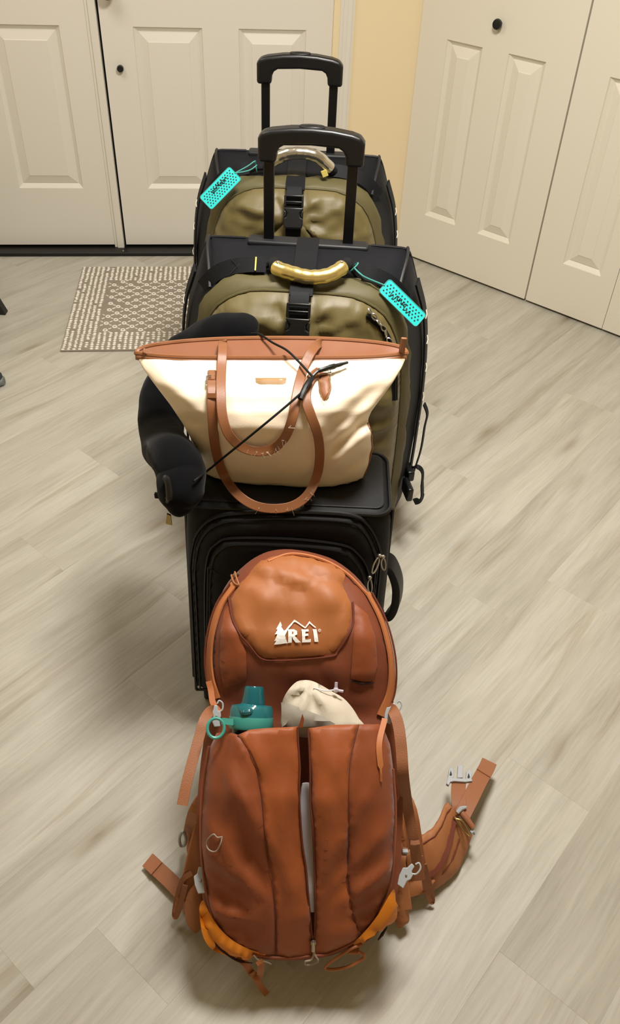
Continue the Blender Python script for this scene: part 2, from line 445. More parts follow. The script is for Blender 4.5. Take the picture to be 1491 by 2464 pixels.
# meeting strip between the leaves, with a dark gap beside it
ms = MB(); slab(W, -0.5365, -0.4955, DW - 0.004, DW + 0.05, 0.010, 2.03, ms); slab(W, -0.524, -0.4955, DW - 0.012, DW, 0.010, 2.03, ms)
struct('trim_1', ms, 'trim', smooth=False, bevel=0.002)
cs = MB()
for a, b, t in ((0.424, 0.437, 0.0), (0.437, 0.452, 0.006), (0.452, 0.466, 0.010), (0.466, 0.477, 0.004)):
    slab(W, a, b, 3.60 - 0.006 - t, 3.72, 0.0, 2.06, cs)
struct('trim_2', cs, 'trim', smooth=False)
cl = MB(); slab(W, -1.50, -1.425, 3.585, 3.72, 0, 2.06, cl); struct('trim_3', cl, 'trim', smooth=False, bevel=0.003)
ct = MB(); slab(W, -1.50, 0.477, 3.586, 3.72, 2.032, 2.10, ct); struct('trim_4', ct, 'trim', smooth=False, bevel=0.003)
sl = MB(); slab(W, -1.42, 0.424, 3.556, 3.69, 0.0, 0.017, sl)
sill = struct('trim_5', sl, 'black_metal', smooth=False, bevel=0.003)
sl2 = MB(); slab(W, -1.42, 0.424, 3.63, 3.69, 0.016, 0.03, sl2); sl2.build('sill_gap_shade', 'gap_shade', sill, smooth=False)  # added strip, its dark colour paints the shade under the doors
bk = MB(); slab(W, -0.497, -0.485, DW + 0.02, DW + 0.06, 0.01, 2.03, bk); bk.build('gap_backing', 'gap_shade', d2, smooth=False)  # dark backing paints the shade of the recess between strip and door
for u in (-0.497, -0.19):
    g = MB(); g.ball(W(u, 3.572, 0.018), 0.0035, 8, 5); g.build('screw', 'steel', sill)
# black stop on the door, and the knob whose underside shows at the top edge
p = MB(); p.lathe([(0.0105, 0), (0.0125, 0.006), (0.0135, 0.014), (0.0115, 0.021), (0.0001, 0.023)], W(-0.427, DW, 0.75), -WN, 20); p.build('stop_button', 'knob', d2, label='small black round stop')
p = MB(); p.lathe([(0.031, 0), (0.031, 0.004), (0.012, 0.008), (0.011, 0.03), (0.024, 0.036), (0.029, 0.048), (0.026, 0.06), (0.0001, 0.065)], W(-0.442, DW, 1.016), -WN, 28); p.build('door_knob', 'brass', d2)
# baseboard behind the bags
b = MB(); slab(W, 0.477, 0.745, 3.588, 3.60, 0, 0.085, b); struct('baseboard_back', b, 'trim', smooth=False, bevel=0.003)

# closet leaves
Q1, Q2 = 0.215, 0.897
c1 = panel_door('door_3', K, 0.0, -2.017, -1.349, 0.012, 2.03, [(-1.891, -1.733, Q1, Q2), (-1.622, -1.468, Q1, Q2), (-1.891, -1.733, 1.10, 1.86), (-1.622, -1.468, 1.10, 1.86)], 'door2', 0.03)
c2 = panel_door('door_4', K, 0.0, -1.342, -0.9945, 0.012, 2.03, [(-1.221, -1.059, Q1, Q2), (-1.221, -1.059, 1.10, 1.86)], 'door2', 0.03)
c3 = panel_door('door_5', K, 0.0, -0.9925, -0.645, 0.012, 2.03, [(-0.928, -0.766, Q1, Q2), (-0.928, -0.766, 1.10, 1.86)], 'door2', 0.03)
c4 = panel_door('door_6', K, 0.0, -0.638, -0.02, 0.012, 2.03, [(-0.52, -0.365, Q1, Q2), (-0.29, -0.135, Q1, Q2)], 'door2', 0.03)
p = MB(); p.lathe([(0.009, 0), (0.008, 0.010), (0.0165, 0.014), (0.0185, 0.020), (0.016, 0.027), (0.0001, 0.029)], K(-1.677, 0, 0.985), -KN, 24); p.build('closet_knob', 'knob', c1, label='black round knob')
bg = MB(); slab(K, -2.05, 0.0, 0.055, 0.06, 0, 2.04, bg); struct('closet_gap_shade', bg, 'gap_shade', smooth=False)  # added sheet behind the leaves, coloured dark as the shade in their gaps

# ------------------------------------------------------------ door mat
mo = W(-0.66, 2.756, 0)
matr = thing('door_mat', 'grey and white woven door mat with ringed pattern lying before the entrance door', 'mat', mo)
MWID, MDEP, BR = 1.02, 0.684, 0.128
M['mat_grey'] = mat('mat_grey', '958b7d', 0.95, bump=0.6, bscale=900, var=0.2, vscale=60)
M['mat_white'] = mat('mat_white', 'ece7dc', 0.9, bump=0.4, bscale=700, var=0.12, vscale=80)
def Wm(u, v, z): return mo + WU * u + WN * v + V((0, 0, z))
b = MB(); slab(lambda u, v, z: Wm(u, v, z), 0, MWID, 0, MDEP, 0, 0.0075, b); b.build('backing', 'mat_grey', matr, mo, smooth=False, bevel=0.002)
t = MB(); u = 0.010
while u < MWID - 0.004:
    v = 0.008
    while v < MDEP - 0.004:
        if not (BR - 0.004 < u < MWID - BR + 0.004 and BR < v < MDEP - BR):
            c = Wm(u + rnd.uniform(-.0015, .0015), v + rnd.uniform(-.0015, .0015), 0.0068)
            a = rnd.uniform(-0.3, 0.3); dx, dy = rnd.uniform(.0060, .0080), rnd.uniform(.0044, .0056)
            ring = lambda k, zz: [c + (WU * (math.cos(q + a) * dx) + WN * (math.sin(q + a) * dy)) * k + V((0, 0, zz)) for q in [i * math.pi / 3 for i in range(6)]]
            if rnd.random() > 0.04: t.rings([ring(1, 0), ring(0.85, 0.0025), ring(0.35, 0.0042)])
        v += 0.0142
    u += 0.0205
t.build('border_tufts', 'mat_white', matr, mo, kind='stuff')
t = MB(); row = 0; v = BR + 0.016
while v < MDEP - BR - 0.01:
    u = BR + 0.022 + (0.034 if row % 2 else 0)
    while u < MWID - BR - 0.01:
        c = Wm(u + rnd.uniform(-.0012, .0012), v, 0.0075)
        t.tube([c + WU * math.cos(q) * 0.0075 + WN * math.sin(q) * 0.0075 for q in [i * math.pi / 4 for i in range(8)]], 0.0031, 5, closed=True)
        for sx in (-1, 1):
            for sy in (-1, 1):
                a0 = c + WU * sx * 0.0125 + WN * sy * 0.010; b0 = c + WU * sx * 0.0225 + WN * sy * 0.0175
                if rnd.random() > 0.1 and (sx > 0 or row % 3): t.tube([a0, b0], 0.0021, 4)
        u += 0.068
    row += 1; v += 0.0265
t.build('ring_pattern', 'mat_white', matr, mo, kind='stuff')

# ------------------------------------------------------------ wheeled duffels
def half_outline(pts, n):
    c = crom([V((x, 0, z)) for x, z in pts], 8); L = [0]
    for a, b in zip(c[:-1], c[1:]): L.append(L[-1] + (b - a).length)
    out = []
    for k in range(n + 1):
        s = L[-1] * k / n; i = min(len(L) - 2, max(0, int(np.searchsorted(L, s)) - 1)); f = (s - L[i]) / max(1e-9, L[i + 1] - L[i])
        out.append(c[i].lerp(c[i + 1], f))
    return out
def full(pts, n=40):
    h = half_outline(pts, n); return h + [V((-p.x, 0, p.z)) for p in reversed(h[1:-1])]
BACK = full([(0, .05), (.15, .05), (.25, .05), (.295, .07), (.313, .16), (.316, .40), (.310, .56), (.292, .67), (.268, .745), (.248, .805), (.238, .822), (.20, .824), (.1, .825), (0, .825)])
FRON = full([(0, .05), (.13, .05), (.225, .05), (.262, .08), (.272, .2), (.270, .45), (.258, .60), (.240, .695), (.210, .760), (.165, .796), (.10, .808), (0, .811)])
GUS = full([(0, .06), (.13, .06), (.21, .06), (.245, .1), (.25, .3), (.247, .5), (.238, .62), (.222, .69), (.188, .755), (.125, .793), (.06, .80), (0, .80)])
PAN = [(p.x, p.z) for p in GUS]
def pan_h(x, z, q=None):
    if q is None: q = float(pdist(PAN, [(x, z)])[0])
    q = float(q); t = min(1, q / 0.10)
    h = 0.072 * math.sqrt(max(0, 1 - (1 - t) ** 2))
    r = math.hypot(x, z - 0.735); a = math.atan2(x, 0.735 - z)
    k = min(1, q / 0.02) 
    cr = lambda w: 1 - 2 * abs(math.sin(w)) ** 0.7
    fold = math.exp(-r / 0.15) * (0.016 * cr(2.3 * a + 0.3 + 5 * r) + 0.009 * cr(5.3 * a + 1.1 - 9 * r)) * sstep(0.012, 0.06, r)
    w = fbm((x * 6, z * 4, 3.3), 1.6) * 0.010 + fbm((x, z, 8.1), 20) * 0.003
    gather = 0.006 * math.sin(x * 95 + 3 * math.sin(x * 31)) * math.exp(-max(0, q) / 0.03) * sstep(0.5, 0.7, z)
    return h + (fold + w + gather + crumple((x * 1.0, z * 1.9, 1.3), 13, .0085)) * k
def panS(x, z):
    e = 0.004; h = pan_h(x, z); hx = (pan_h(x + e, z) - h) / e; hz = (pan_h(x, z + e) - h) / e
    n = V((-hx, -1, -hz)).normalized()
    return V((x, -0.219 - h, z)), n

def make_duffel(label, origin, rotz, front):
    d = thing('wheeled_duffel', label, 'suitcase', origin, rotz, 'pair of black and olive wheeled duffels')
    # shell
    mb = MB(); rs = []
    for y, t, ins in [(0.0, 0, .014), (-0.003, 0, .005), (-0.010, 0, 0), (-0.035, .06, 0), (-0.07, .22, 0), (-0.11, .5, 0), (-0.145, .8, 0), (-0.175, 1, 0), (-0.20, 1.0, 0.02)]:
        r = []
        for a, b in zip(BACK, FRON):
            p = a.lerp(b, t); cz = 0.43
            sag = -0.004 * math.sin(math.pi * min(1, -y / 0.17)) if p.z > .78 else 0
            w = fbm((p.x * 3, y * 5, p.z * 3), 2.5) * 0.005
            dirn = V((p.x, 0, (p.z - cz))).normalized()
            p = p - dirn * ins + dirn * w * (1 if y < -0.02 else 0.3)
            r.append(V((p.x, y, p.z + sag)))
        rs.append(r)
    mb.rings(rs); body = mb.build('shell', 'nylon', d, ang=60, recalc=True)
    # piping where the side meets the top, running forward from each back corner
    for s in (-1, 1):
        t = MB(); t.tube(crom([(s * .236, -.012, .823), (s * .236, -.03, .824), (s * .232, -.07, .818), (s * .222, -.12, .796), (s * .214, -.165, .768)], 5), 0.0042, 6)
        t.build('piping', 'piping', body)
    t = MB(); t.tube(crom([(-.15, -.014, .8245), (-.20, -.014, .8235), (-.232, -.014, .8205), (-.246, -.014, .803), (-.266, -.014, .745), (-.292, -.014, .665), (-.314, -.014, .45)], 5), 0.003, 6); t.build('piping', 'piping', body)
    t = MB(); t.tube(crom([(.15, -.014, .8245), (.20, -.014, .8235), (.232, -.014, .8205), (.246, -.014, .803), (.266, -.014, .745), (.292, -.014, .665), (.314, -.014, .45)], 5), 0.003, 6); t.build('piping', 'piping', body)
    # olive pocket: gusset, panel
    mb = MB(); rs = []
    for y, t, g in [(-0.165, 0, .004), (-0.182, .05, .007), (-0.198, .4, .006), (-0.209, .75, .004), (-0.219, 1, 0.0), (-0.2195, 1, -.03)]:
        r = []
        for i, (a, b) in enumerate(zip(FRON, GUS)):
            p = a.lerp(b, t); dirn = V((p.x, 0, p.z - .45)).normalized()
            w = (fbm((p.x * 4, y * 10, p.z * 4 + 5), 4) * 0.008 + fbm((p.x * 3, y * 8, p.z * 3), 14) * 0.004) if y > -0.219 else 0
            w += .0028 * math.sin(i * 1.9 + 3 * math.sin(i * .7)) * sstep(-.19, -.23, y) if p.z > .5 and y > -.236 else 0
            r.append(V((p.x, y, p.z)) + dirn * (g + w))
        rs.append(r)
    mb.rings(rs, caps=False); mb.build('pocket_gusset', 'olive_side', d, ang=80, recalc=True)
    mb = MB(); vs, fs = trimesh(PAN, 0.0095)
    mb.add([V((x, -0.219 - pan_h(x, z, q), z)) for (x, z), q in zip(vs, pdist(PAN, vs))], fs); mb.build('front_panel', 'olive', d, ang=180, recalc=True)
    t = MB(); t.tube([V((p.x * 1.004, -.222, p.z * 1.001)) for p in GUS], 0.0032, 6, closed=True); t.build('pocket_seam', 'olive_side', d)
    # zipper along the right shoulder of the pocket
    zq = [panS(x, z) for x, z in [(.146, .769), (.160, .758), (.174, .746), (.190, .725), (.205, .70), (.216, .665), (.222, .62), (.227, .56)]]
    zc = crom([p + n * .003 for p, n in zq], 4)
    if front:
        t = MB(); t.strap(zc, V((0.35, -1, 0.4)), [.006] + [0.014] * (len(zc) - 1), 0.004); z = t.build('zipper', 'nylon_side', d)
        t = MB(); t.tube([p + V((.001, -.003, .001)) for p in zc], 0.0022, 5); t.build('zipper_coil', 'plastic', z)
    # flap with two rivets
    FL = [(-.030, .726), (.026, .726), (.034, .712), (.082, .655), (.150, .585), (.15, .52), (-.15, .52), (-.145, .585), (-.086, .655), (-.040, .712)]
    def flS(x, z):
        hs = (pan_h(x, z) + pan_h(x + .02, z) + pan_h(x - .02, z)) / 3
        return V((x, -0.2225 - hs, z)), V((0, -1, 0.15)).normalized()
    t = MB(); patch(t, FL, flS, 0.006, 0.011, 0.006); fl = t.build('flap', 'olive_flap', d, ang=60, recalc=True)
    for sx in (-.017, .0125):
        p, n = flS(sx, .703); t = MB(); t.lathe([(0.0042, 0), (0.0045, .001), (0.003, .0022), (0.0018, .001)], p + n * .006, n, 12); t.build('rivet', 'brassy' if front else 'steel', fl)
    # mountain mark printed on the flap
    t = MB()
    for poly in ([(-.030, .640), (-.024, .652), (-.018, .640), (-.021, .640), (-.024, .646), (-.027, .640)],
                 [(-.016, .640), (-.002, .655), (.012, .640), (.004, .640), (-.002, .646), (-.008, .640)],
                 [(.014, .640), (.022, .651), (.030, .640), (.026, .640), (.022, .645), (.018, .640)],
                 [(-.032, .634), (.032, .634), (.032, .625), (-.032, .625)]):
        t.add([flS(x, z)[0] + V((0, -.0068, .001)) for x, z in poly], [tuple(range(len(poly)))])
    t.build('mountain_mark', 'white', fl, smooth=False)
    # top strap, buckle
    sp = crom([(0, .001, .815), (0, -.006, .829), (0, -.06, .828), (0, -.12, .818), (0, -.17, .819), (0, -.215, .816), (0, -.25, .806)], 5)
    t = MB(); t.strap(sp, V((0, -.2, 1)), 0.052, 0.003, side=V((1, 0, 0))); t.build('top_strap', 'webbing', d, recalc=True)
    up = V((0, 0.46, 0.888)); nn = V((0, -0.888, 0.46)); o0 = V((-.002, -.292, .752))
    def bx(t, x, h, n, sx, sh, sn):
        rot = Matrix(((1, 0, 0), (0, up.y, nn.y), (0, up.z, nn.z))); t.box(o0 + V((1, 0, 0)) * x + up * h + nn * n, (sx, sh, sn), rot)
    t = MB(); t.strap([o0 + up * -.052 - nn * .012, o0 + up * -.03 + nn * 0.0, o0 + up * .0 + nn * .001, o0 + up * .05 + nn * .003, o0 + up * .075 - nn * .012], nn, 0.042, 0.003, side=V((1, 0, 0))); t.build('buckle_strap', 'webbing', d, recalc=True)
    def pl(t, pts, n0, n1): t.prism([o0 + V((1, 0, 0)) * x + up * h + nn * n0 for x, h in pts], nn * (n1 - n0))
    t = MB()
    pl(t, [(-.025, -.030), (-.020, -.034), (.020, -.034), (.025, -.030), (.026, -.022), (.0262, -.008), (.019, -.004), (.017, .006), (.023, .012), (.026, .014), (.0262, .020), (-.0262, .020), (-.026, .014), (-.023, .012), (-.017, .006), (-.019, -.004), (-.0262, -.008), (-.026, -.022)], .003, .016)
    bk = t.build('buckle', 'plastic', d, bevel=.003, smooth=True, recalc=True)
    for s in (-1, 1):
        t = MB(); pl(t, [(s * .0262, -.008), (s * .0195, -.003), (s * .0178, .004), (s * .020, .010), (s * .027, .013)], .004, .013)
        t.build('release_tab', 'knob', bk, bevel=.002, recalc=True)
    t = MB()
    for a in ((0, .049, .012, .052, .006, .008), (-.0235, .036, .012, .006, .030, .008), (.0235, .036, .012, .006, .030, .008), (0, .034, .012, .046, .005, .007)): bx(t, *a)
    t.build('buckle_frame', 'plastic', d, bevel=.002, recalc=True)
    # carry handle with foil sleeve
    hx = .012
    if front: hp = [(hx - .082, -.150, .832), (hx - .072, -.185, .836), (hx - .035, -.207, .836), (hx + .005, -.214, .833), (hx + .045, -.207, .837), (hx + .075, -.182, .846), (hx + .085, -.150, .842)]
    else: hp = [(hx - .096, -.155, .830), (hx - .080, -.178, .853), (hx - .040, -.190, .878), (hx + .002, -.193, .885), (hx + .044, -.190, .876), (hx + .080, -.178, .843), (hx + .094, -.155, .824)]
    hc = crom(hp, 7)
    t = MB(); t.tube(hc, 0.0125, 10); t.tube(crom([V(hp[0]), V((-.13, -.158, .81)) if front else V((-.126, -.160, .824)), V((-.165, -.172, .790))], 4), 0.009, 8)
    t.tube(crom([V(hp[-1]), V((.13, -.158, .81)), V((.165, -.172, .788))], 4), 0.009, 8); hd = t.build('carry_handle', 'webbing', d)
    n = len(hc); t = MB(); seg = hc[int(n * .17):int(n * .84)]
    t.tube(seg, [0.0165 + 0.0006 * math.sin(i * 1.7) for i in range(len(seg))], 14)
    sl = t.build('handle_sleeve', 'gold' if front else 'silver', hd, label='gold foil sleeve' if front else 'silver foil sleeve')
    for q in (seg[1], seg[-2]):
        t = MB(); t.ball(q + V((0, -.004, .0155)), .0035, 8, 5); t.build('snap', 'steel', hd)
    # webbing anchors on the shell
    for s in (-1, 1):
        t = MB(); t.strap(crom(([] if front == (s > 0) else [(s * .085, -.164, .832)]) + [(s * .132, -.163, .829) if front == (s > 0) else (s * .125, -.163, .829), (s * .165, -.161, .819), (s * .203, -.156, .797), (s * .234, -.148, .758)], 5), V((0, -.75, .66)), 0.036, 0.003)
        an = t.build('handle_anchor', 'webbing', d, recalc=True)
        if s < 0 and front:
            t = MB()
            for k in (-1, 1): t.tube([(-.150 + .014 * k, -.1755, .812), (-.150 - .014 * k, -.1545, .836)], .0006, 4)
            t.build('cross_stitch', 'piping', an)
            t = MB(); t.box((-.108, -.1665, .8335), (.0032, .030, .004), Matrix.Rotation(.85, 3, 'X')); t.build('thread_mark', 'yellow', an, smooth=False)
        if s > 0 and not front:
            t = MB(); t.box((.078, -.196, .834), (.016, .004, .018), Matrix.Rotation(-.4, 3, 'Y')); t.build('thread_mark', 'yellow', an, bevel=.001, recalc=True)
    # telescoping handle
    t = MB(); t.box((0, -.022, .822), (.285, .040, .016)); plate = t.build('handle_plate', 'piping', d, bevel=.006, recalc=True)
    for s in (-1, 1):
        t = MB(); t.box((s * .0935, -.018, .92), (.024, .016, .25)); t.build('post', 'plastic', d, bevel=.003, recalc=True)
    G = [(-.117, 1.008), (-.117, 1.058), (-.108, 1.071), (-.088, 1.077), (-.045, 1.083), (0, 1.085), (.045, 1.083), (.088, 1.077), (.108, 1.071), (.117, 1.058), (.117, 1.008),
         (.077, 1.008), (.075, 1.030), (.070, 1.040), (.060, 1.046), (0, 1.049), (-.060, 1.046), (-.070, 1.040), (-.075, 1.030), (-.077, 1.008)]
    t = MB(); t.prism([(x, -.036, z) for x, z in G], (0, .036, 0)); gp = t.build('grip', 'grip', d, bevel=.0075, recalc=True)
    t = MB(); t.ball((0, -.0165, 1.0835), (.026, .011, .0045), 18, 8); t.build('release_button', 'plastic', gp)
    t = MB(); t.tube([(.027 * math.cos(a), -.0165 + .012 * math.sin(a), 1.0845) for a in [k * math.pi / 10 for k in range(20)]], .0018, 6, closed=True); t.build('button_rim', 'piping', gp)
    # lashing strips down both sides
    for s in (-1, 1):
        path = crom([(s * .262, -.085, .775), (s * .290, -.075, .69), (s * .306, -.070, .58), (s * .313, -.070, .45), (s * .313, -.075, .32), (s * .31, -.09, .22)], 6)
        t = MB(); t.strap(path, V((s, -.25, 0.1)), 0.030, 0.005); ls = t.build('lashing_strip', 'webbing', d, recalc=True)
        for i in (6, 10, 14, 18, 22):
            q = path[i] + V((s * .0035, -.006, 0)); t = MB(); t.tube([q + V((0, .008, .008)), q + V((s * .002, 0, 0)), q + V((0, -.008, -.008))], .0012, 5); t.build('stitch', 'thread', ls)
    if front:
        t = MB(); t.strap(crom([(.322, -.08, .43), (.334, -.082, .40), (.332, -.085, .36), (.330, -.095, .29), (.318, -.11, .22)], 6), V((1, -.4, 0)), 0.014, 0.003); t.build('compression_strap', 'webbing', d, recalc=True)
        t = MB(); t.box((.302, -.165, .205), (.018, .058, .044), Matrix.Rotation(.25, 3, 'Z')); t.build('side_buckle', 'plastic', d, bevel=.006, recalc=True)
        t = MB(); t.box((.304, -.11, .222), (.022, .05, .034), Matrix.Rotation(.25, 3, 'Z')); t.build('side_buckle', 'plastic', d, bevel=.006, recalc=True)
        t = MB(); t.strap(crom([(.312, -.105, .235), (.330, -.11, .240), (.343, -.11, .222), (.346, -.115, .185), (.350, -.12, .155), (.349, -.122, .135), (.330, -.124, .125)], 6), V((.9, -.4, .3)), [.014] * 18 + [.018] * 8 + [.026] * 11, 0.003); t.build('strap_tail', 'webbing', d, recalc=True)
        t = MB(); t.box((.262, -.10, .10), (.10, .10, .04)); 
    # zipper pulls
        t = MB(); pts = []
        for i in range(8): p, n = panS(.146 + .0098 * i, .776 - .0072 * i - .0009 * i * i); pts.append(p + n * .011)
        c0 = pts[-1]
        for i in range(7):
            a, b = pts[i], pts[i + 1]; ax = (b - a).normalized(); sd = ax.cross(V((0, -1, .4)) if i % 2 else V((.6, 0, 1))).normalized()
            mid = (a + b) / 2
            t.tube([mid + ax * math.cos(q) * .0085 + sd * math.sin(q) * .0048 for q in [k * math.pi / 6 for k in range(12)]], .0018, 6, closed=True)
        t.build('zipper_pull', 'steel', d)
        t = MB(); t.box(c0 + V((.006, -.002, -.012)), (.009, .006, .016), Matrix.Rotation(.5, 3, 'Y')); t.build('pull_tab', 'brassy', d, bevel=.001, recalc=True)
    for s in (-1, 1):
        t = MB(); t.lathe([(.0001, -.014), (.036, -.014), (.043, -.008), (.043, .008), (.036, .014), (.0001, .014)], (s * .215, -.022, .0432), V((1, 0, 0)), 24); t.build('wheel', 'plastic', d)
        t = MB(); t.box((s * .16, -.205, .0255), (.045, .03, .05)); t.build('foot', 'plastic', d, bevel=.008, recalc=True)
    return d
DUF1 = make_duffel('black and olive wheeled duffel with gold-sleeved handle behind the cream tote', (-.033, 1.905, 0), R(-2.0), True)
DUF2 = make_duffel('black and olive wheeled duffel with silver-sleeved handle nearest the entrance door', (-.083, 2.50, 0), R(0.6), False)

# ------------------------------------------------------------ luggage tags
def luggage_tag(label, px, P, n, loop_px, loopY, flip, duf, hc_, hd_):
    n = V(n).normalized(); q = [atP(x, y, P, n) for x, y in px]     # strap end left/right, far end right/left
    o = (q[0] + q[2]) / 2; ax = ((q[0] + q[1]) / 2 - (q[2] + q[3]) / 2); L_ = ax.length; ax.normalize()
    sd = n.cross(ax).normalized(); w = (q[0] - q[1]).length; n = ax.cross(sd); 
    if n.dot(EYE - o) < 0: n = -n; sd = -sd
    t = thing('luggage_tag', label, 'luggage tag', o, 0, 'pair of teal luggage tags')
    hl, hw, r = L_ / 2, w / 2, .007
    def at(a, b, h=0): return o + ax * a + sd * b + n * h
    pts = []
    for cx_, cy_, a0 in ((hl - r, hw - r, 0), (-hl + r, hw - r, 90), (-hl + r, -hw + r, 180), (hl - r, -hw + r, 270)):
        pts += [(cx_ + r * math.cos(R(a0 + k * 18)), cy_ + r * math.sin(R(a0 + k * 18))) for k in range(6)]
    m_ = MB(); m_.prism([at(a, b) for a, b in pts], n * .0022); m_.build('tag_plate', 'teal', t, o, bevel=.0006, recalc=True)
    m_ = MB(); m_.tube([at(a * .985, b * .975, .0022) for a, b in pts], .0009, 5, closed=True); m_.build('tag_rim', 'teal_clear', t, o)
    m_ = MB(); na, nb = int(L_ / .0092), int(w / .0080)
    for i in range(na):
        for j in range(nb):
            a = -hl + .006 + (i + .25 + .5 * (j % 2)) * (L_ - .012) / na; b = -hw + .006 + (j + .5) * (w - .012) / nb
            m_.add([at(a + .0021 * math.cos(k * math.pi / 4), b + .0021 * math.sin(k * math.pi / 4), .0025) for k in range(8)], [tuple(range(8))])
    m_.build('dots', 'ink', t, o, smooth=False)
    m_ = MB(); r2 = random.Random(3 if flip else 5)
    for st in range(4):
        a = hl * (.55 - .23 * st); b = hw * (.35 if flip else .15) + r2.uniform(-.004, .004); p = []
        for k in range(6): p.append(at(a - .0035 * k + r2.uniform(-.003, .003), b + (.006 if k % 2 else -.006) * r2.uniform(.4, 1.2), .0030))
        m_.tube(crom(p, 3), .0008, 4)
    m_.build('handwriting', 'ink', t, o)
    e0 = at(hl - .003, 0, .003); MW = Matrix.LocRotScale(duf.location, duf.rotation_euler, None); hcen = MW @ V(hc_); hax = (MW.to_3x3() @ V(hd_)).normalized(); hu = hax.orthogonal().normalized(); hw_ = hax.cross(hu); far = hcen + V((0, -.0165, .008))
    mid = [atY(x, y, e0.y + (loopY - e0.y) * (i + 1) / len(loop_px)) for i, (x, y) in enumerate(loop_px[:-1])]
    m_ = MB()
    for k in (-1, 1):
        off = V((0, 0, .0035 * k)) + sd * .003 * k
        m_.tube(crom([e0] + [p + off for p in mid] + [far], 6), .0016, 6)
    m_.tube([hcen + (hu * math.cos(a) + hw_ * math.sin(a)) * .0142 for a in [k * math.pi / 9 for k in range(18)]], .0016, 6, closed=True)
    m_.build('tag_loop', 'teal_clear', t, o)
    return t
luggage_tag('teal luggage tag dangling over the right shoulder of the gold-handled duffel', [(932, 664), (915, 702), (1003, 795), (1024, 748)], atY(965, 725, 1.70), (0.22, -0.72, 0.66), [(880, 668), (862, 655), (838, 645)], 1.735, False, DUF1, (.110, -.153, .833), (.033, -.008, -.032))
luggage_tag('teal luggage tag dangling over the left shoulder of the silver-handled duffel', [(581, 434), (556, 398), (480, 473), (511, 509)], atY(530, 450, 2.26), (-0.15, -0.75, 0.64), [(597, 405), (615, 393), (634, 386)], 2.315, True, DUF2, (-.112, -.1585, .8315), (-.042, -.004, -.006))

# ------------------------------------------------------------ black carry-on
co = V((-.043, 1.30, 0))
CAR = thing('carry_on_suitcase', 'black fabric carry-on suitcase standing between the orange backpack and the duffel', 'suitcase', co)
CZ = .560
def cyf(z): return 1.140 + (z - .03) / .53 * .088
def cyb(z): return 1.400 + (z - .03) / .53 * .035
def rrect(x0, x1, y0, y1, r, n=6):
    out = []
    for cx_, cy_, a0 in ((x1 - r, y1 - r, 0), (x0 + r, y1 - r, 90), (x0 + r, y0 + r, 180), (x1 - r, y0 + r, 270)):
        out += [(cx_ + r * math.cos(R(a0 + k * 90 / n)), cy_ + r * math.sin(R(a0 + k * 90 / n))) for k in range(n + 1)]
    return out
mb = MB(); rs = []
for z, i in [(.045, .035), (.047, .018), (.055, .006), (.08, 0), (.2, -.004), (.35, -.004), (.48, -.002), (.53, 0), (.550, .003), (.557, .009), (CZ, .02), (CZ + .001, .07)]:
    rs.append([V((x, y, z)) for x, y in rrect(-.252 + i, .166 - i, cyf(z) + i, cyb(z) - i, .032)])
mb.rings(rs); cb_ = mb.build('case_body', 'poly', CAR, co, ang=70, recalc=True)
mb = MB(); mb.rings([[V((x, y, z)) for x, y in rrect(-.236, .150, cyf(CZ) + .018, cyb(CZ) - .014, .02)] for z in (CZ - .002, CZ + .0025)]); mb.build('top_panel', 'poly_top', CAR, co, bevel=.002, recalc=True)
CN = V((0, -.986, .164)).normalized()
def cS(x, z): return V((x, cyf(z) - .002, z)), CN
def cpx(x, y, h=0.0):
    p = atP(x, y, V((0, cyf(.3), .3)) + CN * h, CN); return (p.x, p.z - h * CN.z)
P1 = [(p.x, p.y) for p in crom([V((*cpx(x, y, .02), 0)) for x, y in [(470, 1665), (456, 1640), (452, 1450), (460, 1335), (478, 1282), (520, 1250), (600, 1240), (700, 1238), (840, 1246), (886, 1272), (912, 1325), (926, 1400), (930, 1500), (925, 1640), (900, 1665)]], 5)]
P1 = [(min(.150, max(-.243, x)), max(.06, z)) for x, z in P1]
mb = MB(); patch(mb, P1, cS, .026, .016, .022); pk1 = mb.build('front_pocket', 'poly', CAR, co, ang=70, recalc=True)
def pipe(parent, poly, S, h, r, name, m, org, s=1.0):
    t = MB(); t.tube([S(u, v)[0] + S(u, v)[1] * h for u, v in poly], r, 6, closed=True); return t.build(name, m, parent, org)
pipe(pk1, P1, cS, .010, .0035, 'piping', 'poly_pipe', co)
def inset(poly, d):
    cx_ = sum(p[0] for p in poly) / len(poly); cz_ = sum(p[1] for p in poly) / len(poly)
    sx = max(p[0] for p in poly) - min(p[0] for p in poly); sz = max(p[1] for p in poly) - min(p[1] for p in poly)
    return [(cx_ + (p[0] - cx_) * (1 - 2 * d / sx), cz_ + (p[1] - cz_) * (1 - 2 * d / sz)) for p in poly]
pipe(pk1, inset(P1, .011), cS, .0225, .0022, 'zipper_coil', 'poly_pipe', co)
P2 = [(p.x, p.y) for p in crom([V((*cpx(x, y, .04), 0)) for x, y in [(510, 1660), (498, 1640), (492, 1440), (499, 1345), (522, 1312), (560, 1300), (700, 1302), (820, 1316), (858, 1336), (884, 1376), (894, 1450), (897, 1640), (885, 1660)]], 5)]
P2 = [(x, max(.08, z)) for x, z in P2]
def cS2(x, z): return cS(x, z)[0] + CN * .025, CN
mb = MB(); patch(mb, P2, cS2, .018, .016, .016); pk2 = mb.build('front_pocket', 'poly', CAR, co, ang=70, recalc=True)
pipe(pk2, P2, cS2, .006, .0032, 'piping', 'poly_pipe', co)
pipe(pk2, inset(P2, .012), cS2, .0165, .002, 'zipper_coil', 'poly_pipe', co)
t = MB(); t.tube([cS2(*cpx(x, y, .045))[0] + CN * .017 for x, y in ((500, 1366), (530, 1382), (560, 1398))], .002, 6); t.build('seam', 'poly_pipe', pk2, co)
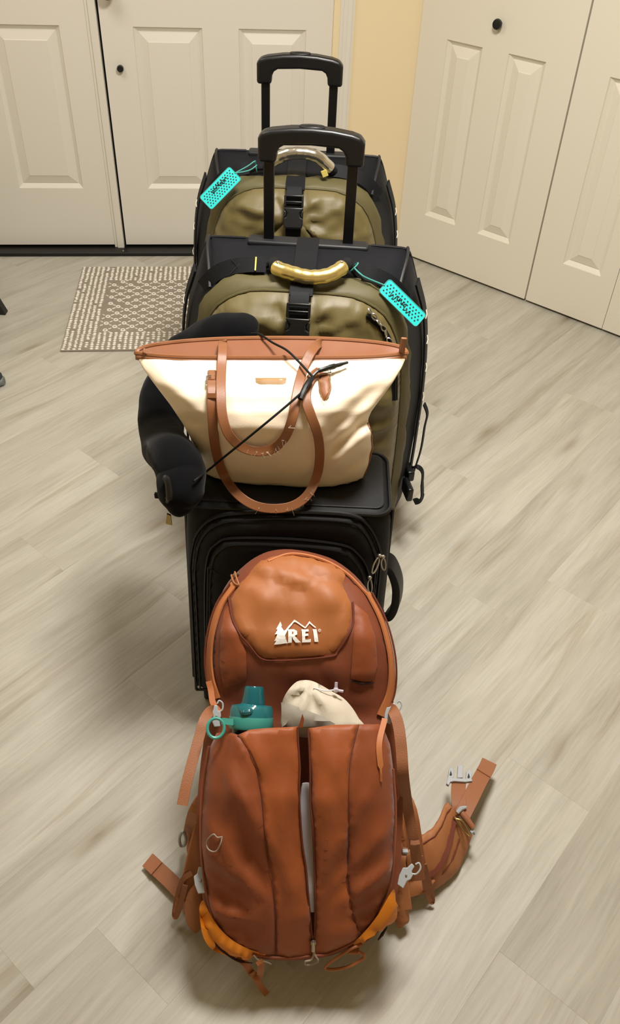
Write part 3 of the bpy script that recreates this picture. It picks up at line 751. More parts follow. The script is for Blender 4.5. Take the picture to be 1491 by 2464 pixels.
t = MB(); t.tube([cS2(*cpx(x, y, .045))[0] + CN * .017 for x, y in ((500, 1366), (498, 1500), (502, 1630))], .002, 6); t.build('seam', 'poly_pipe', pk2, co)
# edge piping of the case and top seam
for z, i in ((CZ - .004, .004),):
    t = MB(); t.tube([V((x, y, z)) for x, y in rrect(-.252 + i, .166 - i, cyf(z) + i, cyb(z) - i, .032)], .0042, 6, closed=True); t.build('piping', 'poly_pipe', CAR, co)
for x in (-.2535, .1675):
    t = MB(); t.tube([V((x, cyf(z) + .03, z)) for z in (.07, .2, .35, .5, .552)], .004, 6); t.build('piping', 'poly_pipe', CAR, co)
t = MB(); hp = crom([(.160, 1.262, .405), (.180, 1.265, .385), (.200, 1.268, .330), (.206, 1.270, .275), (.203, 1.272, .232), (.190, 1.273, .205), (.160, 1.272, .205)], 6)
t.strap(hp, V((1, -.3, 0)), .034, .018); t.build('side_handle', 'poly_top', CAR, co, bevel=.005, subd=1, recalc=True)
def pull(parent, a, b, org, m='steel'):
    a = V(a); b = V(b); ax = (b - a).normalized(); t = MB(); sd = ax.cross(CN).normalized(); L_ = (b - a).length
    t.tube([a + ax * (L_ * .5 + L_ * .5 * math.cos(q)) + sd * .0042 * math.sin(q) for q in [k * math.pi / 7 for k in range(14)]], .0017, 6, closed=True)
    t.ball(a - ax * .004, .0045, 8, 6); return t.build('zipper_pull', m, parent, org)
def cw(x, y, h): p = cpx(x, y, h); return cS(*p)[0] + CN * h
pull(CAR, cw(911, 1340, .034), cw(896, 1378, .05), co); pull(CAR, cw(921, 1342, .034), cw(923, 1370, .036), co); pull(CAR, cw(889, 1392, .05), cw(890, 1425, .052), co)
for s in (-.215, .13):
    t = MB(); t.lathe([(.0001, -.012), (.022, -.012), (.027, -.006), (.027, .006), (.022, .012), (.0001, .012)], (s, 1.372, .0272), V((1, 0, 0)), 20); t.build('wheel', 'plastic', CAR, co)
    t = MB(); t.box((s, 1.175, .024), (.035, .03, .048)); t.build('foot', 'plastic', CAR, co, bevel=.006, recalc=True)

# ------------------------------------------------------------ cream tote standing on the carry-on
to = V((-.09, 1.34, .565))
TOT = thing('tote_bag', 'cream tote bag with tan leather trim standing on the black carry-on', 'bag', to)
LY = [840, 852, 866, 890, 925, 975, 1020, 1075, 1110, 1140, 1166]; LX = [329, 328, 333, 346, 372, 410, 440, 470, 486, 490, 490]
RY = [840, 852, 866, 885, 920, 960, 990, 1008, 1022, 1040, 1080, 1120, 1150, 1172]; RX = [978, 977, 974, 966, 945, 915, 893, 885, 886, 893, 896, 887, 874, 850]
def tL(y): return interp(y, LY, LX)
def tR(y): return interp(y, RY, RX)
def ridge(x, y, x0, y0, x1, y1, w):
    dx, dy = x1 - x0, y1 - y0; l = math.hypot(dx, dy); t = ((x - x0) * dx + (y - y0) * dy) / l; q = ((x - x0) * dy - (y - y0) * dx) / l
    return math.exp(-(q / w) ** 2) * sstep(-30, 40, t) * sstep(-30, 40, l - t)
def tY(x, y):
    v = 1 - (y - 862) / 308
    Y = interp(v, [-.2, 0, .12, .3, .45, .58, .70, .80, .9, 1.0, 1.2], [1.300, 1.295, 1.282, 1.270, 1.266, 1.277, 1.303, 1.333, 1.370, 1.408, 1.46])
    l, r = tL(y), tR(y); u = (x - (l + r) / 2) / ((r - l) / 2); u = max(-1, min(1, u))
    side = interp(v, [0, .5, 1], [.055, .05, .022]); Y += side * (1 - math.sqrt(max(0, 1 - abs(u) ** 3.2)))
    Y += .016 * ridge(x, y, 905, 930, 770, 1060, 20) - .008 * ridge(x, y, 930, 880, 800, 1020, 26)
    Y += .014 * ridge(x, y, 890, 1005, 790, 1090, 13) - .012 * ridge(x, y, 893, 1035, 800, 1125, 16) + .010 * ridge(x, y, 895, 1085, 800, 1150, 12)
    Y += .012 * ridge(x, y, 400, 940, 520, 1060, 22) - .010 * ridge(x, y, 372, 880, 470, 1000, 22)
    Y += .006 * ridge(x, y, 480, 985, 700, 960, 30) - .005 * ridge(x, y, 500, 1040, 820, 1040, 30)
    return Y + fbm((x * .004, y * .004, 1.7), 2.0) * .006
def tP(x, y, off=0.0): return atY(x, y, tY(x, y) - off)
def ytop(u): return 862 - 11 * abs(u) ** 5
def ybot(u): return 1168 + 4 * u
NU, NV = 56, 44
def tote_front(i, j):
    u = -1 + 2 * i / NU; u = math.copysign(abs(math.sin(u * math.pi / 2)), u); v = j / NV
    y = ybot(u) + (ytop(u) - ybot(u)) * v; l, r = tL(y), tR(y); x = (l + r) / 2 + u * (r - l) / 2
    p = tP(x, y); p.z = max(p.z, .5668); return u, v, p
def depth(u, v): return interp(v, [0, .3, .7, 1], [.085, .095, .085, .072]) * math.sqrt(max(0, 1 - abs(u) ** 2.6)) + .0015
fr = [[tote_front(i, j) for i in range(NU + 1)] for j in range(NV + 1)]
rs = []
for row in fr:
    rs.append([q[2] for q in row] + [q[2] + V((0, depth(q[0], q[1]), 0)) for q in reversed(row)])
b0 = rs[0]; cen = sum(b0, V()) / len(b0)
mb = MB(); mb.rings([[V((cen.x + (p.x - cen.x) * .9, cen.y + (p.y - cen.y) * .9, .5655)) for p in b0]] + rs, caps=False); mb.f.append(list(range(len(b0))))
mb.build('tote_body', 'cream', TOT, to, ang=80, recalc=True)
rim = rs[-1]
t = MB(); ins = [[p + V((0, 0, .002)) for p in rim]]
for j in range(NV, NV - 13, -2):
    row = []
    for i, p in enumerate(rs[j]):
        f = i if i <= NU else 2 * NU + 1 - i; dd = (rs[j][2 * NU + 1 - f] - rs[j][f]).y; k = min(.009, dd * .3)
        row.append(p + V((0, k if i <= NU else -k, 0)))
    ins.append(row)
t.rings(ins, caps=False); t.f.append(list(range(len(t.v) - len(rim), len(t.v)))); t.build('lining', 'tan_in', TOT, to, ang=80)
t = MB(); t.tube([p + V((0, 0, .001)) for p in rim], .0052, 8, closed=True); t.build('rim_trim', 'tan', TOT, to)
t = MB(); band = []
for dz, of in ((0.0, .0045), (-.006, .005), (-.0095, .0035)):
    band.append([fr[-1][i][2] + V((0, -of, dz * 1.0)) + V((0, dz * .35, 0)) for i in range(NU + 1)])
t.rings(band, closed=False, caps=False); t.build('lip_band', 'tan', TOT, to, solid=.0015)
# piping down the right lower corner
t = MB(); t.tube([V((p.x, p.y, max(p.z, .5695))) for p in [tP(tR(y) - 1, y, .001) for y in (1018, 1030, 1050, 1080, 1110, 1135, 1152)]], .0022, 6); t.build('side_piping', 'tan', TOT, to)
# plaque
def tS(x, y):
    p = tP(x, y); a = tP(x + 4, y) - tP(x - 4, y); b = tP(x, y + 4) - tP(x, y - 4); n = a.cross(b).normalized()
    if n.dot(EYE - p) < 0: n = -n
    return p, n
def tpoly(mb, pts, th, step=9, edge=None): patch(mb, pts, tS, th, step, edge or 3, sink=.001)
t = MB(); tpoly(t, [(612, 908), (690, 908), (690, 929), (613, 928)], .0028); pq = t.build('name_plaque', 'tan_edge', TOT, to, recalc=True)
t = MB(); tpoly(t, [(615, 911), (687, 911), (687, 926), (616, 925)], .0036); t.build('plaque_face', 'plaque', pq, to, recalc=True)
# straps
CAMN = V((0, -.80, .60))
def strap_obj(name, pts, w, m='tan', n=6, t_=.0042):
    P = [atY(x, y, Y) for x, y, Y in pts]; t = MB(); c = crom(P, n)
    N = [(EYE - p).normalized() for p in c]
    t.strap(c, N, w, t_); o = t.build(name, m, TOT, to, bevel=.0012, recalc=True)
    return o, c
def onT(x, y, off): return (x, y, tY(x, y) - off)
A = [onT(510, 916, .008), onT(510, 940, .009), onT(510, 985, .009), onT(514, 1050, .012), onT(524, 1105, .014), onT(542, 1150, .018), (572, 1190, 1.236), (612, 1216, 1.216), (660, 1224, 1.209), (706, 1216, 1.216), (740, 1190, 1.234), onT(762, 1145, .020), onT(769, 1095, .018), onT(764, 1045, .014), onT(748, 1000, .012), onT(737, 965, .012), onT(738, 935, .011), onT(750, 908, .012), onT(768, 893, .010)]
s1, c1p = strap_obj('shoulder_strap', A, .0185)
B = [(540, 846, 1.500), (537, 826, 1.478), (536, 828, 1.44), onT(535, 850, .012), onT(533, 880, .010), onT(531, 940, .011), onT(535, 1000, .012), onT(550, 1045, .014), onT(580, 1075, .016), onT(618, 1086, .017), onT(655, 1080, .017), onT(685, 1052, .016), onT(702, 1010, .014), onT(711, 965, .012), onT(720, 920, .012), onT(732, 880, .011), onT(748, 848, .013), (762, 830, 1.44), (775, 826, 1.478), (778, 840, 1.500)]
s2, c2p = strap_obj('shoulder_strap', B, .0185)
# frayed undersides
t = MB(); rr = random.Random(4)
for c_, a, b in ((c2p, .42, .62), (c1p, .30, .60)):
    for k in range(16):
        p = c_[int(len(c_) * rr.uniform(a, b))] + V((rr.uniform(-.004, .004), -.004, rr.uniform(-.009, .004)))
        t.tube([p, p + V((rr.uniform(-.005, .005), -.002, rr.uniform(-.006, .003))), p + V((rr.uniform(-.008, .008), -.003, rr.uniform(-.016, .001)))], .00035, 4)
t.build('frayed_threads', 'thread', TOT, to, kind='stuff')
# strap tabs and rings
t = MB(); tpoly(t, [(498, 892), (522, 892), (522, 920), (498, 920)], .0045, 5, 2); t.build('strap_tab', 'tan', TOT, to, recalc=True)
t = MB(); t.tube([tP(x, y, .010) for x, y in ((508, 904), (497, 905), (497, 924), (508, 926))], .0016, 6); t.build('ring', 'steel', TOT, to)
t = MB(); t.strap([tP(x, 952, .0135) for x in (499, 510, 521)], V((0, -.8, .6)), .009, .0022); t.build('strap_keeper', 'tan', TOT, to, recalc=True)
t = MB(); tpoly(t, [(766, 892), (794, 896), (797, 915), (798, 935), (792, 958), (781, 971), (773, 962), (766, 942), (764, 915)], .0045); tg = t.build('strap_tab', 'tan', TOT, to, recalc=True)
t = MB(); t.tube([tP(x, y, .0052) for x, y in ((769, 900), (767, 918), (769, 940), (775, 958), (781, 966), (789, 955), (794, 935), (793, 915), (791, 901))], .0006, 4); t.build('stitching', 'tan_edge', tg, to)
t = MB(); t.tube([tP(x, y, .009) for x, y in ((762, 888), (792, 884), (796, 897), (766, 902))], .002, 6, closed=True); t.build('ring', 'steel', TOT, to)
t = MB(); t.strap([atY(966, 852, 1.425), atY(967, 838, 1.425), atY(972, 813, 1.42)], V((0, -1, .4)), .012, .006); t.build('zipper_end', 'tan', TOT, to, bevel=.002, recalc=True)
t = MB(); t.strap([atY(344, 843, 1.425), atY(362, 851, 1.428), atY(385, 860, 1.43)], V((0, -.6, 1)), .010, .004); t.build('zipper_strip', 'tan', TOT, to, bevel=.001, recalc=True)

# ------------------------------------------------------------ neck pillow, hooked over the tote's left corner
no = V((-.28, 1.40, .60))
PIL = thing('neck_pillow', 'black velvet neck pillow draped behind and beside the cream tote', 'pillow', no)
pp = [(618, 805, 1.545, 20), (606, 802, 1.545, 38), (580, 800, 1.545, 46), (540, 803, 1.548, 48), (495, 818, 1.548, 46), (450, 848, 1.555, 45), (415, 890, 1.545, 46), (393, 945, 1.52, 50), (388, 1000, 1.485, 52), (388, 1045, 1.435, 52), (402, 1080, 1.345, 55), (424, 1110, 1.262, 60), (434, 1145, 1.232, 59), (434, 1178, 1.206, 58), (430, 1208, 1.194, 49), (428, 1230, 1.187, 31), (427, 1242, 1.184, 12)]
path = [atY(x, y, Y) for x, y, Y, r in pp]; rad = [r * (p - EYE).dot(AXF) / FPX for p, (x, y, Y, r) in zip(path, pp)]
cp = crom(path, 4); cr = [v.x for v in crom([V((r, 0, 0)) for r in rad], 4)]
t = MB(); t.tube(cp, cr, 22)
t.v = [p + V((fbm(p, 14), fbm(p + V((5, 0, 0)), 14), fbm(p + V((0, 7, 0)), 14))) * .008 + V((fbm(p, 42), fbm(p + V((5, 0, 0)), 42), 0)) * .002 for p in t.v]
pb = t.build('pillow_tube', 'velvet', PIL, no, ang=180, subd=1, recalc=True)
def onL(x, y, Y, off=0): return atY(x, y, Y)
cd_ = [(604, 803, 1.50), (624, 804, 1.486), (655, 824, 1.447), (690, 843, 1.402), onT(720, 872, .026), onT(742, 896, .028), onT(752, 908, .028), onT(748, 920, .027), onT(730, 940, .027), onT(692, 974, .032), onT(620, 1034, .038), onT(530, 1107, .038), onT(505, 1128, .034), (482, 1146, 1.205), (466, 1158, 1.185)]
t = MB(); t.tube(crom([atY(*q) for q in cd_], 6), .0023, 7); t.build('cord', 'cord', PIL, no)
t = MB(); t.tube(crom([atY(*q) for q in (onT(748, 912, .022), onT(738, 925, .024), onT(728, 945, .024), onT(722, 960, .022))], 4), .0055, 8); t.build('cord_lock', 'plastic', PIL, no)
t = MB(); t.tube(crom([atY(*q) for q in (onT(752, 905, .022), onT(765, 893, .024), onT(785, 886, .024), onT(808, 880, .020), onT(836, 872, .016))], 5), [.003] * 6 + [.0045] * 6 + [.0055] * 3 + [.004] * 3 + [.003] * 3, 7); t.build('cord_end', 'knob', PIL, no)
t = MB(); q = [(396, 1147, 1.190), (402, 1155, 1.182), (406, 1175, 1.172), (407, 1196, 1.164), (402, 1208, 1.164)]
t.tube(crom([atY(*k) for k in q], 4), [.003] + [.0065] * 7 + [.007] * 6 + [.004] * 3, 8); t.build('snap_tab', 'plastic', PIL, no)
t = MB(); t.box(atY(379, 1192, 1.212), (.012, .008, .012)); t.build('loop_tab', 'webbing', PIL, no, bevel=.002, recalc=True)
t = MB(); t.prism([atY(x, y, 1.192) for x, y in ((402, 1234), (411, 1238), (414, 1261), (399, 1257))], (0, -.004, 0)); t.build('zipper_pull', 'brassy', PIL, no, recalc=True)

# ------------------------------------------------------------ orange backpack
bo = V((0, .66, 0))
BAG = thing('backpack', 'rust and orange hiking backpack leaning back against the black carry-on', 'backpack', bo)
PB0 = V((0, .555, .105)); EA = V((1, 0, 0)); EB = (V((0, 1.13, .545)) - PB0); BL = EB.length; EB.normalize(); EN = EA.cross(EB).normalized()
if EN.z < 0: EN = -EN
def pab(x, y, h=0.0):
    p = atP(x, y, PB0 + EN * h, EN) - PB0; return p.dot(EA), p.dot(EB)
RIMPX = [(590, 1362), (622, 1340), (655, 1328), (700, 1325), (758, 1335), (808, 1354), (856, 1392), (893, 1440), (920, 1490), (939, 1550), (947, 1605), (946, 1660), (948, 1720), (958, 1780), (966, 1850),
         (969, 1950), (965, 2050), (958, 2140), (940, 2205), (900, 2252), (850, 2282), (765, 2306), (690, 2312), (620, 2305), (545, 2284), (508, 2235), (487, 2160), (474, 2070), (472, 1970), (480, 1860), (490, 1780), (502, 1700), (505, 1640), (502, 1580), (506, 1520), (520, 1460), (548, 1405)]
RIM = [(p.x, p.y) for p in crom([V((*pab(x, y), 0)) for x, y in RIMPX], 3, True)]
def dome(T, q, e): t = min(1, q / e); return T * math.sqrt(max(0, 1 - (1 - t) ** 2))
def Hb(a, b, q=None):
    if q is None: q = float(pdist(RIM, [(a, b)])[0])
    T = interp(b, [0, .05, .12, .25, .36, .42, .46, .50, .56, .62, .68, .72], [.02, .02, .02, .016, .016, .016, .030, .052, .066, .062, .052, .04])
    h = dome(T, q, .085)
    k = min(1, q / .03)
    return h + k * (crumple((a, b * .8, 5.7), 15, .0055) + fbm((a * 5, b * 5, 2.2), 1.5) * .007 + fbm((a, b * .6, 4.4), 24) * .0035)
def Hp(a, b, q=None):
    if q is None: q = float(pdist(RIM, [(a, b)])[0])
    T = interp(b, [0, .04, .10, .16, .22, .29, .36, .45], [.022, .034, .055, .080, .104, .124, .126, .118])
    h = dome(T, q, .095); k = min(1, q / .03)
    r = math.hypot(a - .012, b - .06); an = math.atan2(a - .012, b - .06)
    cr = lambda w: 1 - 2 * abs(math.sin(w)) ** .75
    fold = (.0075 * cr(5.2 * an + 6 * b + .5) + .004 * cr(11 * an - 5 * b)) * sstep(.04, .16, r) * (1 - .7 * sstep(.25, .40, b)) + .004 * cr(a * 26 + b * 14) * sstep(.26, .36, b)
    return h + k * (fold + crumple((a * 2.4, b * .55, 2.7), 12, .0075) + fbm((a * 6, b * 3, 7.7), 1.6) * .008 + fbm((a, b * .5, 9.1), 26) * .0035)
def mkS(H, off=0.0):
    def S(a, b):
        e = .004; h = H(a, b); ha = (H(a + e, b) - h) / e; hb = (H(a, b + e) - h) / e
        n = (EN - EA * ha - EB * hb).normalized()
        return PB0 + EA * a + EB * b + EN * (h + off), n
    return S
Sb, Sp = mkS(Hb), mkS(Hp)
def hit(x, y, H):
    h = .05
    for k in range(14):
        a, b = pab(x, y, h); h = .5 * h + .5 * H(a, b)
    return a, b
def polyB(px): return [hit(x, y, Hb) for x, y in px]
def polyP(px): return [hit(x, y, Hp) for x, y in px]
def smooth(poly, n=4): return [(p.x, p.y) for p in crom([V((a, b, 0)) for a, b in poly], n, True)]
# main compartment: front dome, sides, back panel
mb = MB(); vs, fs = trimesh(RIM, .014); dq = pdist(RIM, vs)
mb.add([PB0 + EA * a + EB * b + EN * Hb(a, b, q) for (a, b), q in zip(vs, dq)], fs)
cen = sum((V((a, b, 0)) for a, b in RIM), V()) / len(RIM); rr_ = []
for t_, s_ in ((0, 1.0), (.25, 1.0), (.55, .99), (.85, .94), (1.0, .86)):
    ring = []
    for a, b in RIM:
        f = min(1, max(0, b / BL)); d = V((0, .225, -.085)) * (1 - f) + V((0, .045, -.03)) * f
        p = PB0 + EA * (cen.x + (a - cen.x) * s_) + EB * (cen.y + (b - cen.y) * (s_ ** 1.0)) + d * t_
        p.z = max(p.z, .004); ring.append(p)
    rr_.append(ring)
mb.rings(rr_, caps=False); mb.f.append(list(range(len(mb.v) - len(RIM), len(mb.v))))
BODY = mb.build('main_compartment', 'rust_dark', BAG, bo, ang=80, recalc=True)
def panel(name, poly, S, m, th=.003, step=.013, edge=.006, parent=None, solid=0, sink=.002, **k):
    t = MB(); patch(t, poly, S, th, step, edge, sink=sink); return t.build(name, m, parent or BAG, bo, ang=70, recalc=True, solid=solid, **k)
def lineS(S, poly, H_, r, name, m, parent=None, closed=False, n=4, off=.003):
    pts = [S(a, b) for a, b in poly]; c = crom([p + nn * off for p, nn in pts], n, closed)
    t = MB(); t.tube(c, r, 6, closed=closed); return t.build(name, m, parent or BAG, bo)
# lighter crown panel carrying the emblem
CROWN = [(552, 1438), (556, 1464), (562, 1496), (579, 1528), (600, 1552), (621, 1578), (636, 1585), (656, 1587), (704, 1586), (796, 1578), (813, 1565), (837, 1527), (847, 1495), (846, 1450), (838, 1425), (826, 1404), (832, 1378), (800, 1358), (756, 1342), (702, 1333), (660, 1336), (625, 1350), (600, 1372), (577, 1402)]
cpoly = polyB(CROWN)
def HbC(a, b):
    r = math.hypot((a + .03) * .8, b - .655)
    fold = .006 * math.sin(46 * (a + .02) + 8 * math.sin(b * 18)) * math.exp(-((b - .655) / .035) ** 2)
    return Hb(a, b) + max(-.003, fold * 1.2 + crumple((a * 1.4, b * 1.4, 3.1), 16, .009) * sstep(.60, .66, b)) + .002 * sstep(.58, .64, b)
crown = panel('crown_panel', cpoly, mkS(HbC), 'orange', .006, .011, .010)
lineS(Sb, polyB([(552, 1438), (556, 1464), (562, 1496), (579, 1528), (600, 1552), (621, 1578), (636, 1586), (656, 1588), (704, 1587), (796, 1579), (813, 1566), (838, 1528), (848, 1495), (847, 1450)]), Hb, .0017, 'crown_seam', 'seam')
# zippered edge bands on either side
for px, nm in (([(566, 1408), (535, 1455), (515, 1520), (508, 1580), (512, 1635), (522, 1680)], 'edge_band'), ([(880, 1428), (912, 1490), (931, 1555), (938, 1615), (934, 1670), (915, 1722)], 'edge_band')):
    pts = [Sb(*hit(x, y, Hb)) for x, y in px]; c = crom([p + n * .004 for p, n in pts], 6); N = []
    nn = [n for p, n in pts]
    for i in range(len(c)): f = i / (len(c) - 1) * (len(nn) - 1); k = min(len(nn) - 2, int(f)); N.append(nn[k].lerp(nn[k + 1], f - k))
    t = MB(); t.strap(c, N, .017, .004); eb = t.build(nm, 'zipband', BAG, bo, recalc=True)
    s = -1 if px[0][0] < 700 else 1
    t = MB(); t.tube([p + EA * (.0085 * s) for p in c], .0020, 6); t.build('zipper', 'seam', eb, bo)
t = MB(); t.tube(crom([Sb(*hit(x, y, Hb))[0] + EN * .006 for x, y in [(575, 1440), (645, 1352), (700, 1334), (770, 1346), (830, 1378), (880, 1428)][1:]], 6), .003, 6); t.build('crown_piping', 'zipband', BAG, bo)
# gear sleeves on the shoulders
sl1 = panel('side_sleeve', polyB([(552, 1455), (560, 1500), (578, 1535), (592, 1570), (594, 1640), (560, 1650), (538, 1658), (528, 1600), (530, 1520), (540, 1470)]), mkS(Hb, .002), 'rust', .005, .010, .005, sink=.0)
sl2 = panel('side_sleeve', polyB([(852, 1452), (852, 1500), (848, 1560), (843, 1634), (872, 1641), (898, 1640), (908, 1600), (902, 1530), (884, 1478)]), mkS(Hb, .002), 'rust', .006, .010, .006, sink=.0)
t = MB(); t.tube([Sb(*hit(x, y, Hb))[0] + EN * .0035 for x, y in ((842, 1637), (870, 1645), (900, 1643))], [.001, .0034, .001], 6); t.build('sleeve_slit', 'void', sl2, bo)
# white printed emblem: fir tree, ridge line and letters
u0 = hit(657, 1549, Hb); 
def EM(px): return px
def logo(polys, nm='emblem'):
    t = MB()
    for poly in polys:
        pts = [hit(x, y, Hb) for x, y in poly]; vs_, fs_ = trimesh(pts, .0045); SC_ = mkS(HbC)
        t.add([p + n * .0084 for p, n in [SC_(a, b) for a, b in vs_]], fs_)
    return t.build(nm, 'white', crown, bo, smooth=False, recalc=True)
def zp(x, y): return (460 + x / 2.867, 1300 + y / 2.867)
def sheet(*pts): return [zp(x, y) for x, y in pts]
tree = sheet((565, 713), (580, 688), (568, 690), (588, 655), (572, 657), (592, 622), (580, 624), (607, 560), (624, 596), (617, 600), (640, 632), (652, 625), (716, 550), (780, 603), (812, 560), (862, 605), (852, 606), (814, 576), (783, 612), (775, 610), (722, 568), (712, 570), (676, 618), (650, 660), (672, 703), (600, 709))
R1 = sheet((672, 622), (712, 621), (730, 632), (731, 655), (718, 664), (752, 698), (722, 700), (700, 668), (697, 668), (697, 700), (672, 702))
R1b = sheet((697, 637), (707, 637), (710, 644), (707, 650), (697, 651))
E1 = sheet((757, 620), (806, 618), (807, 634), (782, 635), (783, 650), (803, 649), (804, 664), (783, 665), (784, 682), (820, 680), (821, 697), (759, 700))
I1 = sheet((836, 616), (862, 615), (873, 695), (846, 697))
logo([tree, R1, E1, I1])
t = MB(); cc = hit(*zp(884, 623), Hb); p, n = Sb(*cc); t.tube([p + n * .0086 + EA * .0022 * math.cos(q) + EB * .0022 * math.sin(q) for q in [k * math.pi / 6 for k in range(12)]], .0005, 4, closed=True)
t.add([p + n * .0087 + EA * x + EB * y for x, y in ((-.0007, -.001), (-.0003, -.001), (-.0003, .001), (-.0007, .001))], [(0, 1, 2, 3)]); t.add([p + n * .0087 + EA * x + EB * y for x, y in ((-.0003, .0006), (.0007, .0006), (.0007, .001), (-.0003, .001))], [(0, 1, 2, 3)]); t.build('registered_mark', 'white', crown, bo, smooth=False)
t = MB(); pts = [mkS(HbC)(*hit(x, y, Hb)) for x, y in R1b]; t.add([p + n * .0090 for p, n in pts], [tuple(range(len(pts)))]); t.build('letter_counter', 'orange', crown, bo, smooth=False)

# big front pocket with its centre zip left open
def band(px): return polyP(px)
LEFT = [(520, 1764), (560, 1758), (640, 1752), (716, 1748), (718, 1790), (722, 1850), (720, 1900), (722, 1960), (728, 2030), (735, 2090), (742, 2160), (748, 2235), (752, 2252), (752, 2298), (690, 2304), (620, 2297), (560, 2276), (520, 2222), (498, 2150), (486, 2060), (484, 1970), (492, 1870), (504, 1800)]
RIGHT = [(738, 1752), (800, 1744), (870, 1742), (912, 1742), (926, 1760), (938, 1790), (946, 1850), (950, 1950), (946, 2050), (938, 2130), (915, 2190), (880, 2240), (846, 2268), (780, 2296), (752, 2298), (752, 2252), (757, 2235), (758, 2160), (757, 2080), (753, 2000), (748, 1930), (746, 1850), (744, 1790)]
SEAML = [(572, 1768), (600, 1810), (620, 1860), (630, 1930), (636, 2000), (645, 2060), (655, 2120), (662, 2200), (664, 2298)]
SEAMR = [(862, 1743), (848, 1800), (840, 1850), (838, 1920), (838, 2000), (836, 2060), (834, 2110), (842, 2170), (852, 2215), (868, 2250)]
pl_ = polyP([(716, 1748), (718, 1790), (722, 1850), (720, 1900), (722, 1960), (728, 2030), (735, 2090), (742, 2160), (748, 2235), (752, 2252), (752, 2298), (690, 2304)] + SEAML[::-1] + [(600, 1756), (640, 1752)])
pc1 = panel('pocket_panel', pl_, Sp, 'orange_mid', .0012, .0095, .003, solid=.004, sink=.0003)
pr_ = polyP([(742, 1752), (800, 1744)] + SEAMR + [(846, 2268), (780, 2296), (752, 2298), (752, 2252), (757, 2235), (758, 2160), (757, 2080), (753, 2000), (748, 1930), (746, 1850), (744, 1790)])
pc2 = panel('pocket_panel', pr_, Sp, 'orange_mid', .0012, .0095, .003, solid=.004, sink=.0003)
ql_ = polyP([(520, 1764), (545, 1760)] + SEAML + [(620, 2297), (560, 2276), (520, 2222), (498, 2150), (486, 2060), (484, 1970), (492, 1870), (504, 1800)])
pc3 = panel('pocket_side', ql_, Sp, 'rust', .0012, .0095, .003, solid=.004, sink=.0003)
qr_ = polyP(SEAMR + [(880, 2240), (915, 2190), (938, 2130), (946, 2050), (950, 1950), (946, 1850), (938, 1790), (926, 1760), (912, 1742)])
pc4 = panel('pocket_side', qr_, Sp, 'rust', .0012, .0095, .003, solid=.004, sink=.0003)
for sm, pp_ in ((SEAML, pc3), (SEAMR, pc4)):
    lineS(Sp, polyP(sm), Hp, .0006, 'seam', 'seam', pp_, off=.0012)
for px, pp_ in (([(716, 1750), (718, 1790), (722, 1850), (720, 1900), (722, 1960), (728, 2030), (735, 2090), (742, 2160), (748, 2235), (752, 2255)], pc1), ([(742, 1754), (744, 1790), (746, 1850), (748, 1930), (753, 2000), (757, 2080), (758, 2160), (757, 2235), (754, 2255)], pc2)):
    lineS(Sp, polyP(px), Hp, .0017, 'zipper', 'seam', pp_, off=.0015)
lineS(Sp, polyP([(504, 1796), (498, 1830), (488, 1900), (484, 1970), (486, 2060), (498, 2150), (520, 2222), (560, 2276), (620, 2297), (690, 2304), (752, 2299), (790, 2294), (846, 2268), (880, 2240), (915, 2190), (938, 2130), (946, 2050), (950, 1950), (944, 1850)]), Hp, .0024, 'pocket_piping', 'rust', off=.001)
# slider and cord at the foot of the zip
def on(x, y, off, H=Hp, S=Sp): p, n = S(*hit(x, y, H)); return p + n * off
t = MB(); p = on(754, 2262, .006); t.ball(p, .0055, 10, 8); t.tube([on(752, 2256, .008), on(757, 2268, .010), on(756, 2282, .010)], .0035, 6); sd_ = t.build('zipper_slider', 'steel', BAG, bo)
t = MB(); t.tube(crom([on(x, y, .009) for x, y in ((756, 2274), (758, 2290), (764, 2302), (752, 2309), (734, 2310), (733, 2303), (748, 2300), (755, 2288), (753, 2276))], 4), .0016, 6); t.build('pull_cord', 'grey_cord', sd_, bo)
t = MB(); t.tube(crom([on(x, y, .006) for x, y in ((613, 2292), (622, 2302), (640, 2306), (652, 2311))], 4), .0016, 6); t.build('cord_loop', 'grey_cord', BAG, bo)
# reflective loop stitched to the left
t = MB(); t.tube(crom([on(x, y, .005) for x, y in ((537, 2012), (524, 2014), (514, 2008), (505, 2016), (502, 2030), (506, 2042), (516, 2046), (526, 2042), (530, 2030), (536, 2013))], 4), .0013, 6); t.build('reflective_loop', 'grey_cord', BAG, bo)
# yellow-orange wings at the lower corners
Hs = lambda a, b: dome(interp(b, [0, .04, .10, .16, .22], [.024, .038, .060, .084, .108]), float(pdist(RIM, [(a, b)])[0]), .095)
Ss = mkS(Hs, .004)
w1 = panel('corner_wing', smooth(polyP([(484, 2165), (500, 2192), (525, 2228), (560, 2262), (600, 2284), (640, 2298), (600, 2303), (545, 2297), (508, 2280), (488, 2240)]), 3), Ss, 'wing', .008, .009, .006)
w2 = panel('corner_wing', smooth(polyP([(950, 2138), (951, 2180), (946, 2214), (900, 2246), (858, 2272), (852, 2268), (880, 2236), (910, 2196), (934, 2155)]), 3), Ss, 'wing', .008, .009, .006)
t = MB(); t.tube(crom([on(x, y, .0105) for x, y in ((507, 2258), (512, 2272), (525, 2290), (540, 2300), (575, 2297), (610, 2303))], 4), [.0008] * 4 + [.0022] * 14 + [.001] * 3, 6); t.build('wing_slit', 'void', w1, bo)
t = MB(); t.tube([on(x, y, .010) for x, y in ((899, 2252), (910, 2238), (922, 2220))], [.001, .003, .001], 6); t.build('wing_slit', 'void', w2, bo)

